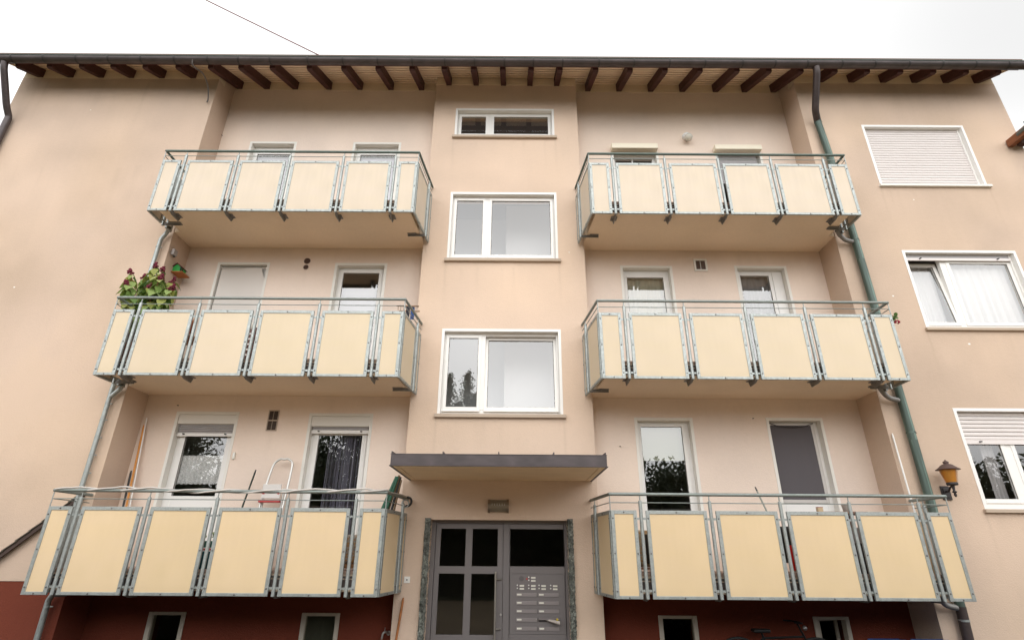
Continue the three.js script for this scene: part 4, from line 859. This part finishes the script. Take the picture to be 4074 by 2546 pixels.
// amaranth on the middle left balcony
{
  const t = thing('amaranth_plant', 'tall green amaranth with dark red flower heads in the balcony corner', 'plant', [-5.74, SLAB1 + H, 0.80]);
  mesh('pot', lathe([[0, 0], [0.13, 0], [0.17, 0.27], [0.18, 0.28], [0.18, 0.30], [0.155, 0.30], [0.15, 0.27], [0, 0.26]], 24), std([0.30, 0.11, 0.05]), t);
  const r = rng(404), stemM = std([0.16, 0.05, 0.03]);
  const lg = (() => { // pointed oval leaf folded along the midrib, drooping at its tip
    const n = 7, P = [], UV = [], I = [];
    for (let i = 0; i <= n; i++) { const u = i / n, w = 0.36 * Math.pow(Math.sin(Math.PI * Math.pow(u, 0.72)), 1.1) * (1 - 0.15 * u), d = -0.30 * u * u; P.push(-w, d + 0.06 * w * 3, u, 0, d, u, w, d + 0.06 * w * 3, u); UV.push(0, u, 0.5, u, 1, u); }
    for (let i = 0; i < n; i++) for (const k of [0, 1]) { const a = i * 3 + k; I.push(a, a + 3, a + 1, a + 1, a + 3, a + 4); }
    const g = new THREE.BufferGeometry(); g.setAttribute('position', new THREE.Float32BufferAttribute(P, 3)); g.setAttribute('uv', new THREE.Float32BufferAttribute(UV, 2)); g.setIndex(I); g.computeVertexNormals(); return g;
  })();
  const leafM = [[0.20, 0.31, 0.06], [0.14, 0.25, 0.045], [0.27, 0.37, 0.09], [0.10, 0.19, 0.035], [0.32, 0.35, 0.07]].map(c => cloth(c, 0.35, { roughness: 0.7 }));
  const headM = std([0.13, 0.012, 0.028], { roughness: 0.9 });
  const stems = [[-0.06, 0.02, 1.68, -0.04], [0.10, 0.05, 1.58, 0.14], [0.02, -0.08, 1.50, 0.02], [-0.20, 0.06, 1.52, -0.34], [0.20, -0.03, 1.45, 0.26], [-0.12, 0.10, 1.30, -0.30], [-0.10, 0.0, 1.48, -0.17], [0.05, 0.1, 1.40, 0.20], [-0.16, -0.05, 1.22, -0.24], [0.0, 0.08, 1.25, 0.05], [0.16, 0.1, 1.22, 0.40]];
  for (const [x, z, h, tip] of stems) {
    const c = new THREE.QuadraticBezierCurve3(V3(x * 0.35, 0.25, z * 0.35), V3(x, h * 0.6, z), V3(tip, h, z * 1.6));
    mesh('stem', flat(new THREE.TubeGeometry(c, 14, 0.008, 6)), stemM, t);
    for (let i = 0; i < 36; i++) {
      const u = 0.36 + 0.62 * (i / 35), p = c.getPoint(u), a = i * 2.4 + r() * 0.7, L = (0.14 + 0.085 * r()) * (u > 0.92 ? 0.75 : 1);
      const m = mesh('leaf', lg, leafM[Math.floor(r() * leafM.length)], t); m.position.copy(p); m.position.x += Math.sin(a) * 0.02;
      m.rotation.set(0.35 + 0.75 * r(), a, (r() - 0.5) * 0.7, 'YXZ'); m.scale.setScalar(L);
    }
    const e = c.getPoint(1), s = [];
    for (let i = 0; i < 34; i++) { const u = r(), q = (1 - u) * 0.045 + 0.006; s.push(ball(e.x + (r() - 0.5) * 2 * q + (tip - x) * 0.2 * u, e.y - 0.04 + u * 0.10, e.z + (r() - 0.5) * 2 * q, 0.008 + 0.011 * r())); }
    mesh('flower_head', s, headM, t);
  }
}
{ // geranium poking out on the right
  const t = thing('geranium', 'little geranium poking past the end of the middle right balcony', 'plant', [5.79, 4.98, 0.95]);
  const r = rng(6), lv = [], fl = [];
  for (let i = 0; i < 16; i++) { const g = flat(new THREE.CircleGeometry(0.02 + 0.012 * r(), 7)); g.rotateX(r() * 3); g.rotateY(r() * 3); g.translate(0.03 + (r() - 0.5) * 0.08, 0.06 + (r() - 0.5) * 0.09, (r() - 0.5) * 0.06); lv.push(g); }
  for (let i = 0; i < 12; i++) fl.push(ball(0.075 + (r() - 0.5) * 0.06, -0.01 + (r() - 0.5) * 0.05, (r() - 0.5) * 0.05, 0.012));
  mesh('leaves', lv, cloth([0.08, 0.16, 0.03], 0.3), t); mesh('flowers', fl, std([0.30, 0.02, 0.04]), t); mesh('stem', rod(V3(-0.25, 0.04, -0.1), V3(0.07, 0.0, 0), 0.006), cloth([0.10, 0.14, 0.04], 0), t);
}
{
  const t = thing('drying_rack', 'small wooden drying rack with blue pegs at the tower end of the middle left balcony', 'rack', [-1.70, 5.33, 0.58]);
  const wd = std([0.36, 0.22, 0.13], { map: woodTone });
  mesh('rail', [rod(V3(-0.17, 0.01, 0.02), V3(0.19, 0.005, 0.02), 0.012), rod(V3(-0.17, 0.01, -0.18), V3(0.17, 0.005, -0.18), 0.010)], wd, t);
  mesh('hook', [-0.14, -0.10, -0.05].map(x => rod(V3(x, 0.0, 0.02), V3(x, -0.07, 0.02), 0.004)), wd, t);
  mesh('cloth', folds(0.06, 0.12, -0.22, 0.0, 0.0, 3, 0.012, 4), cloth([0.05, 0.12, 0.34], 0.2), t);
  mesh('cloth', folds(-0.01, 0.05, -0.2, 0.0, 0.03, 2, 0.01, 5), cloth([0.03, 0.03, 0.04], 0.1), t);
}
// what shows through the gaps between the boards
{
  const t = thing('flower_tub', 'teal tub with flowers showing through a gap of the lowest left balcony', 'tub', [-3.99, SLAB1, 0.92]);
  mesh('tub', lathe([[0, 0], [0.13, 0], [0.16, 0.2], [0.165, 0.2], [0.165, 0.21], [0.145, 0.21], [0, 0.19]], 20), std([0.02, 0.11, 0.14]), t);
  mesh('tray', rb(-0.16, 0.16, 0.215, 0.245, -0.1, 0.1, 0.006), M.red2, t); mesh('box', rb(-0.15, 0.15, 0.25, 0.33, -0.09, 0.09, 0.01), std([0.05, 0.16, 0.13]), t);
  const r = rng(8), l = []; for (let i = 0; i < 30; i++) { const g = flat(new THREE.CircleGeometry(0.022, 6)); g.rotateX(r() * 3); g.rotateY(r() * 3); g.translate((r() - 0.5) * 0.28, 0.35 + r() * 0.09, (r() - 0.5) * 0.16); l.push(g); }
  mesh('leaves', l, cloth([0.30, 0.40, 0.20], 0.3), t);
}
{
  const t = thing('garden_cushion', 'floral chair cushion behind the gap next to the narrow end board, lowest left balcony', 'cushion', [-2.14, SLAB1 + 0.02, 0.86]);
  mesh('cushion', rb(-0.16, 0.16, 0.05, 0.40, -0.07, 0.07, 0.05, 4), std([0.46, 0.40, 0.32], { map: stoneMapLight() }), t); mesh('seat', rb(-0.17, 0.17, 0.0, 0.048, -0.16, 0.1, 0.01), std([0.32, 0.17, 0.08]), t);
}
function stoneMapLight() { const a = N(18, 95), b = N(30, 96), c = N(24, 97); return dataTex(128, (u, v) => { const f = smooth(0.55, 0.7, a(u, v)), g = smooth(0.6, 0.72, b(u, v)); return [0.95 - 0.35 * g, 0.92 - 0.5 * f * 0.6 - 0.2 * g, 0.85 - 0.55 * f + 0.1 * c(u, v)]; }, false, 3); }
{
  const t = thing('storage_rack', 'dark slatted crate stack behind a gap of the middle left balcony', 'crate', [-4.10, SLAB1 + H, 0.72]);
  for (let i = 0; i < 7; i++) mesh('slat', rb(-0.17, 0.17, 0.02 + i * 0.085, 0.075 + i * 0.085, 0.10, 0.115, 0.003), std([0.20, 0.10, 0.085]), t);
  mesh('side', [bx(-0.17, -0.15, 0, 0.62, -0.1, 0.10), bx(0.15, 0.17, 0, 0.62, -0.1, 0.10)], std([0.12, 0.07, 0.06]), t);
  mesh('jar', lathe([[0, 0.625], [0.05, 0.625], [0.05, 0.72], [0.035, 0.74], [0, 0.74]], 16), M.plate, t);
}
{
  const t = thing('wicker_chair', 'orange wooden chair back behind a gap of the middle left balcony', 'chair', [-4.985, SLAB1 + H, 0.80]);
  const w = std([0.50, 0.22, 0.08], { map: woodTone });
  mesh('seat', rb(-0.19, 0.19, 0.40, 0.43, -0.2, 0.18, 0.01), w, t);
  for (const x of [-0.17, 0.17]) { mesh('leg', rod(V3(x, 0, 0.16), V3(x, 0.68, 0.19), 0.016), w, t); mesh('leg', rod(V3(x, 0, -0.18), V3(x, 0.4, -0.18), 0.016), w, t); }
  for (let i = 0; i < 5; i++) mesh('back_slat', rb(-0.13 + i * 0.06, -0.09 + i * 0.06, 0.44, 0.66, 0.175, 0.19, 0.004), w, t);
  mesh('cloth', folds(-0.1, 0.16, 0.42, 0.66, 0.215, 3, 0.01, 6), cloth([0.55, 0.06, 0.02], 0.1), t);
}
{
  const t = thing('garden_chair', 'black folding chair with a red towel behind a gap of the lowest right balcony', 'chair', [3.70, SLAB1, 0.66]);
  mesh('seat', rb(-0.22, 0.22, 0.38, 0.41, -0.2, 0.2, 0.01), M.black, t);
  mesh('backrest', rb(-0.20, 0.20, 0.12, 0.56, 0.205, 0.225, 0.01), M.black, t);
  for (const x of [-0.2, 0.2]) { mesh('leg', rod(V3(x, 0, 0.22), V3(x, 0.56, 0.18), 0.013), M.black, t); mesh('leg', rod(V3(x, 0, -0.2), V3(x, 0.4, 0.1), 0.013), M.black, t); }
  mesh('towel', folds(-0.12, 0.05, 0.03, 0.33, 0.24, 2, 0.012, 7), cloth([0.62, 0.02, 0.02], 0.05), t);
}
{
  const t = thing('cushion_stack', 'patterned cushion standing behind the first gap of the lowest right balcony', 'cushion', [1.77, SLAB1, 0.85]);
  mesh('cushion', rb(-0.2, 0.2, 0.06, 0.50, -0.06, 0.06, 0.05, 4), std([0.40, 0.33, 0.22], { map: stoneMapLight() }), t); mesh('piping', rb(-0.02, 0.02, 0.1, 0.45, 0.056, 0.07, 0.006), M.black, t); mesh('shelf', rb(-0.22, 0.22, 0.03, 0.055, -0.1, 0.1, 0.005), std([0.3, 0.15, 0.09]), t);
}
{
  const t = thing('storage_box', 'dark box with a knitted throw behind a gap of the lowest right balcony', 'box', [4.62, SLAB1, 0.80]);
  mesh('box', rb(-0.2, 0.2, 0, 0.44, -0.12, 0.12, 0.012), std([0.035, 0.025, 0.03]), t); mesh('throw', folds(-0.19, 0.19, 0.36, 0.55, 0.135, 6, 0.012, 12), cloth([0.36, 0.32, 0.32], 0.1), t);
}
{
  const t = thing('plant_pot', 'small grey pot on the handrail side of the insect net door', 'pot', [4.445, 2.225, 0.95]);
  mesh('pot', lathe([[0, 0], [0.042, 0], [0.052, 0.082], [0.056, 0.084], [0.056, 0.095], [0.046, 0.095], [0.044, 0.08], [0, 0.078]], 18), std([0.36, 0.33, 0.30]), t);
  mesh('soil', rod(V3(0, 0.076, 0), V3(0, 0.086, 0), 0.044), std([0.05, 0.035, 0.025]), t);
}
{ const t = thing('garden_table', 'brown table standing on the lowest right balcony', 'table', [4.36, SLAB1, 0.88]); mesh('tabletop', rb(-0.36, 0.28, 0.71, 0.738, -0.2, 0.2, 0.006), std([0.34, 0.20, 0.14], { map: woodTone }), t); for (const x of [-0.32, 0.24]) for (const z of [-0.17, 0.17]) mesh('leg', rod(V3(x, 0, z), V3(x, 0.71, z), 0.018), std([0.28, 0.16, 0.11]), t); }
{ const t = thing('tin', 'small printed tin next to the post, lowest right balcony', 'tin', [4.07, SLAB1 + 0.739, 0.98]); mesh('body', rb(-0.035, 0.035, 0, 0.05, -0.025, 0.025, 0.004), std([0.55, 0.42, 0.26]), t); mesh('lid', rb(-0.037, 0.037, 0.05, 0.058, -0.027, 0.027, 0.003), std([0.35, 0.12, 0.08]), t); }

// ---------------------------------------------------------------- at the foot of the house
{
  const t = thing('rolled_newspaper', 'rolled newspaper stuck in an open letterbox slot', 'newspaper', [0.48, 0.868, 0.13]);
  const cv = document.createElement('canvas'); cv.width = cv.height = 128; const c = cv.getContext('2d'); c.fillStyle = '#b9b0a8'; c.fillRect(0, 0, 128, 128);
  const r = rng(31); for (let i = 0; i < 26; i++) { c.fillStyle = ['#7c2a2a', '#5a544f', '#8d857c', '#d8d2c4', '#b59a2c'][Math.floor(r() * 5)]; c.fillRect(r() * 120, r() * 120, 8 + r() * 40, 2 + r() * 6); }
  const tx = new THREE.CanvasTexture(cv); tx.colorSpace = THREE.SRGBColorSpace;
  const paper = std([1, 1, 1], { map: tx, roughness: 0.8, side: THREE.DoubleSide });
  const P = [], UV = [], I = [], n = 46, m = 10;
  for (let i = 0; i <= n; i++) for (let j = 0; j <= m; j++) { const u = i / n, v = j / m, a = u * 14, rr = (0.006 + 0.021 * u) * (0.5 + 0.6 * v); P.push(v * 0.185, Math.sin(a) * rr * 0.85 - v * 0.03, Math.cos(a) * rr + v * 0.10); UV.push(v, u * 3); }
  for (let i = 0; i < n; i++) for (let j = 0; j < m; j++) { const a = i * (m + 1) + j; I.push(a, a + 1, a + m + 1, a + 1, a + m + 2, a + m + 1); }
  const g = new THREE.BufferGeometry(); g.setAttribute('position', new THREE.Float32BufferAttribute(P, 3)); g.setAttribute('uv', new THREE.Float32BufferAttribute(UV, 2)); g.setIndex(I); g.computeVertexNormals();
  mesh('paper_roll', g, paper, t);
  mesh('yellow_fold', rb(0.14, 0.165, 0.0, 0.022, 0.06, 0.10, 0.003), std([0.55, 0.42, 0.03]), t);
}
for (const [x, l] of [[4.80, 'blue waste bin, left of the two under the right balcony'], [5.35, 'blue waste bin, right of the two under the right balcony']]) {
  const t = thing('waste_bin', l, 'waste bin', [x, -0.035, 0.80]), blue = std([0.02, 0.07, 0.26], { roughness: 0.45 });
  mesh('body', (() => { const g = flat(new THREE.CylinderGeometry(0.36, 0.30, 0.66, 4, 1)); g.rotateY(Math.PI / 4); g.translate(0, 0.37, 0); return g; })(), blue, t);
  mesh('lid', [rb(-0.275, 0.275, 0.70, 0.735, -0.27, 0.28, 0.015), rb(-0.22, 0.22, 0.735, 0.76, -0.2, 0.2, 0.012)], blue, t);
  mesh('handle', rod(V3(-0.2, 0.74, -0.29), V3(0.2, 0.74, -0.29), 0.015), blue, t);
  for (const s of [-0.2, 0.2]) mesh('wheel', rod(V3(s - 0.03, 0.1, -0.22), V3(s + 0.03, 0.1, -0.22), 0.1, 0.1, 18), M.black, t);
}
{
  const t = thing('water_tap', 'chrome garden tap in the dark corner left of the entrance', 'tap', [-1.70, 0.66, 0.0]);
  mesh('spout', pipe([V3(0.03, 0.02, 0), V3(0.02, 0.04, 0.07), V3(-0.02, 0.035, 0.10), V3(-0.035, -0.03, 0.105)], 0.014, 10, 24, false), M.steel, t);
  mesh('lever', rod(V3(-0.01, 0.04, 0.085), V3(-0.005, 0.10, 0.09), 0.007, 0.004), M.steel, t); mesh('rosette', rod(V3(0.03, 0.02, -0.002), V3(0.03, 0.02, 0.01), 0.03, 0.026, 18), M.steel, t);
  mesh('hose', pipe([V3(-0.035, -0.03, 0.105), V3(-0.04, -0.2, 0.12), V3(-0.02, -0.45, 0.15), V3(-0.1, -0.64, 0.2)], 0.012, 8, 24, false), std([0.3, 0.2, 0.16]), t);
}
{
  const t = thing('bicycle', 'dark bicycle leaning in the shade under the lowest right balcony', 'bicycle', [3.55, 0, 0.22]);
  const f = std([0.012, 0.012, 0.012], { roughness: 0.4, metalness: 0.4 });
  for (const x of [-0.52, 0.52]) { const g = flat(new THREE.TorusGeometry(0.33, 0.018, 8, 40)); g.translate(x, 0.35, 0); mesh('wheel', g, M.black, t); const s = []; for (let i = 0; i < 12; i++) { const a = i * Math.PI / 6; s.push(rod(V3(x, 0.35, 0), V3(x + Math.cos(a) * 0.32, 0.35 + Math.sin(a) * 0.32, 0), 0.0015, 0.0015, 5)); } mesh('spokes', s, M.steel, t); }
  mesh('frame', [[-0.52, 0.35, -0.05, 0.30], [-0.05, 0.30, 0.36, 0.66], [-0.05, 0.30, -0.19, 0.74], [-0.18, 0.68, 0.36, 0.70], [-0.52, 0.35, -0.18, 0.68], [0.52, 0.35, 0.34, 0.78]].map(([a, b, c, d]) => rod(V3(a, b, 0), V3(c, d, 0), 0.014)), f, t);
  mesh('saddle', rb(-0.31, -0.08, 0.745, 0.79, -0.06, 0.06, 0.02, 3), M.black, t);
  mesh('handlebar', [rod(V3(0.34, 0.78, 0), V3(0.31, 0.86, 0), 0.012), pipe([V3(0.20, 0.87, -0.26), V3(0.32, 0.87, -0.12), V3(0.32, 0.87, 0.12), V3(0.16, 0.89, 0.26)], 0.011, 8, 24, false)], f, t);
  mesh('lamp', ball(0.40, 0.80, 0, 0.032), M.steel, t);
}

// ---------------------------------------------------------------- garden across the way, seen in the window panes
const leafMats = [[0.15, 0.155, 0.09], [0.045, 0.065, 0.022], [0.07, 0.095, 0.03]].map(c => cloth(c, 0.3, { roughness: 0.8 }));
function leafCloud(n, seed, pick, size) {
  const r = rng(seed), P = new Float32Array(n * 9), UV = new Float32Array(n * 6);
  for (let i = 0; i < n; i++) {
    const p = pick(r), s = size * (0.6 + 0.8 * r()), a = V3(r() - 0.5, r() - 0.5, r() - 0.5).normalize(), b = V3(r() - 0.5, r() - 0.5, r() - 0.5).cross(a).normalize();
    P.set([p.x + a.x * s, p.y + a.y * s, p.z + a.z * s, p.x - a.x * s * 0.6 + b.x * s * 0.6, p.y - a.y * s * 0.6 + b.y * s * 0.6, p.z - a.z * s * 0.6 + b.z * s * 0.6, p.x - a.x * s * 0.6 - b.x * s * 0.6, p.y - a.y * s * 0.6 - b.y * s * 0.6, p.z - a.z * s * 0.6 - b.z * s * 0.6], i * 9);
    UV.set([0, 0, 1, 0, 1, 1], i * 6);
  }
  const g = new THREE.BufferGeometry(); g.setAttribute('position', new THREE.BufferAttribute(P, 3)); g.setAttribute('uv', new THREE.BufferAttribute(UV, 2)); g.computeVertexNormals(); return g;
}
function tree(label, x, z, h, w, seed, n, mat, spires) {
  const t = thing('garden_tree', label, 'tree', [x, 0, z], 'trees across the street'), r = rng(seed);
  const limbs = [], blobs = [];
  limbs.push(rod(V3(0, -0.1, 0), V3(0.1, h * 0.55, 0), h * 0.022, h * 0.012, 8));
  for (let i = 0; i < 9; i++) { const a = r() * 6.28, y = h * (0.3 + 0.6 * i / 9), q = w * (0.35 + 0.4 * r()) * (1.15 - 0.75 * y / h), e = V3(Math.cos(a) * q, y + h * 0.10 * r(), Math.sin(a) * q); limbs.push(rod(V3(0.05, y * 0.75, 0), e, h * 0.008, h * 0.003, 6)); blobs.push([e, w * (0.22 + 0.16 * r()) * (1.2 - 0.5 * y / h)]); }
  blobs.push([V3(0.1, h * 0.88, 0), w * 0.16], [V3(0, h * 0.7, 0), w * 0.25]);
  mesh('trunk', limbs, std([0.07, 0.05, 0.035]), t);
  const gs = rr => (rr() + rr() + rr() - 1.5) * 1.1;
  const wisp = rr => { const k = Math.floor(rr() * 5), [sx, top] = [[-0.42, 0.985], [0.72, 1.0], [0.15, 0.84], [-1.0, 0.86], [1.2, 0.88]][k], v = Math.pow(rr(), 0.75), q = 0.22 + (k < 2 ? 1.7 : 2.0) * (1 - v), a = rr() * 6.28, up = 0.35 * Math.abs(gs(rr)); return V3(sx + Math.cos(a) * q * gs(rr) * 1.2, h * (0.22 + (top - 0.22) * v) + up - 0.2, Math.sin(a) * q * gs(rr)); };
  mesh('crown', leafCloud(n, seed + 1, spires ? wisp : rr => { const [c, R] = blobs[Math.floor(rr() * blobs.length)]; const d = V3(rr() - 0.5, rr() - 0.5, rr() - 0.5).normalize().multiplyScalar(R * Math.pow(rr(), 0.45)); return V3(c.x + d.x * 1.1, c.y + d.y, c.z + d.z * 1.1); }, spires ? 0.085 : 0.13), leafMats[mat], t);
}
tree('tall tree mirrored in the lower stair window', -3.55, 25, 12.3, 2.9, 51, 20000, 0, true);
tree('broad tree mirrored in the lowest left balcony doors', -9.5, 24, 9.2, 5.2, 51, 9000, 1);
tree('airy tree mirrored in the strip curtain door', -14.5, 27, 9.8, 5.2, 52, 8000, 2);
tree('round tree mirrored in the lowest right balcony door', 8.3, 22, 5.3, 4.6, 53, 12000, 1);
tree('small tree at the right end of the garden', 16.5, 25, 5.6, 5.0, 54, 12000, 1);
tree('small tree at the left end of the garden', -21, 26, 9.2, 5.4, 55, 7000, 0);
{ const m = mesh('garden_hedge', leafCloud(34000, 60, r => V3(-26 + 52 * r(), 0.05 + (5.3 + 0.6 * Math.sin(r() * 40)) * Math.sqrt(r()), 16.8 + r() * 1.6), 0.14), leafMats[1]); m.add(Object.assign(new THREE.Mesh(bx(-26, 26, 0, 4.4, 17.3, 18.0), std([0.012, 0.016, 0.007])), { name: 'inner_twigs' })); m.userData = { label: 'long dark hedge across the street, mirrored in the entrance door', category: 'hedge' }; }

for (const [x0, x1, l] of [[-9.6, -2.0, 'added unseen low hedge that darkens the cellar wall, left of the path'], [1.75, 9.3, 'added unseen low hedge that darkens the cellar wall, right of the path']]) {  // out of view, added to block light bouncing from the pavement under the balconies
  const t = thing('added_low_hedge', l, 'hedge', [0, 0, 0]);
  mesh('leaves', leafCloud(9000, 70 + Math.round(x1), r => V3(x0 + (x1 - x0) * r(), 0.05 + 0.72 * Math.sqrt(r()), 2.15 + 0.7 * r()), 0.05), leafMats[1], t);
  mesh('twigs', bx(x0 + 0.1, x1 - 0.1, 0, 0.66, 2.25, 2.75), std([0.02, 0.02, 0.01]), t);
}

scene.traverse(o => { if (o.isMesh) { o.castShadow = true; o.receiveShadow = true; } });
renderer.render(scene, camera);
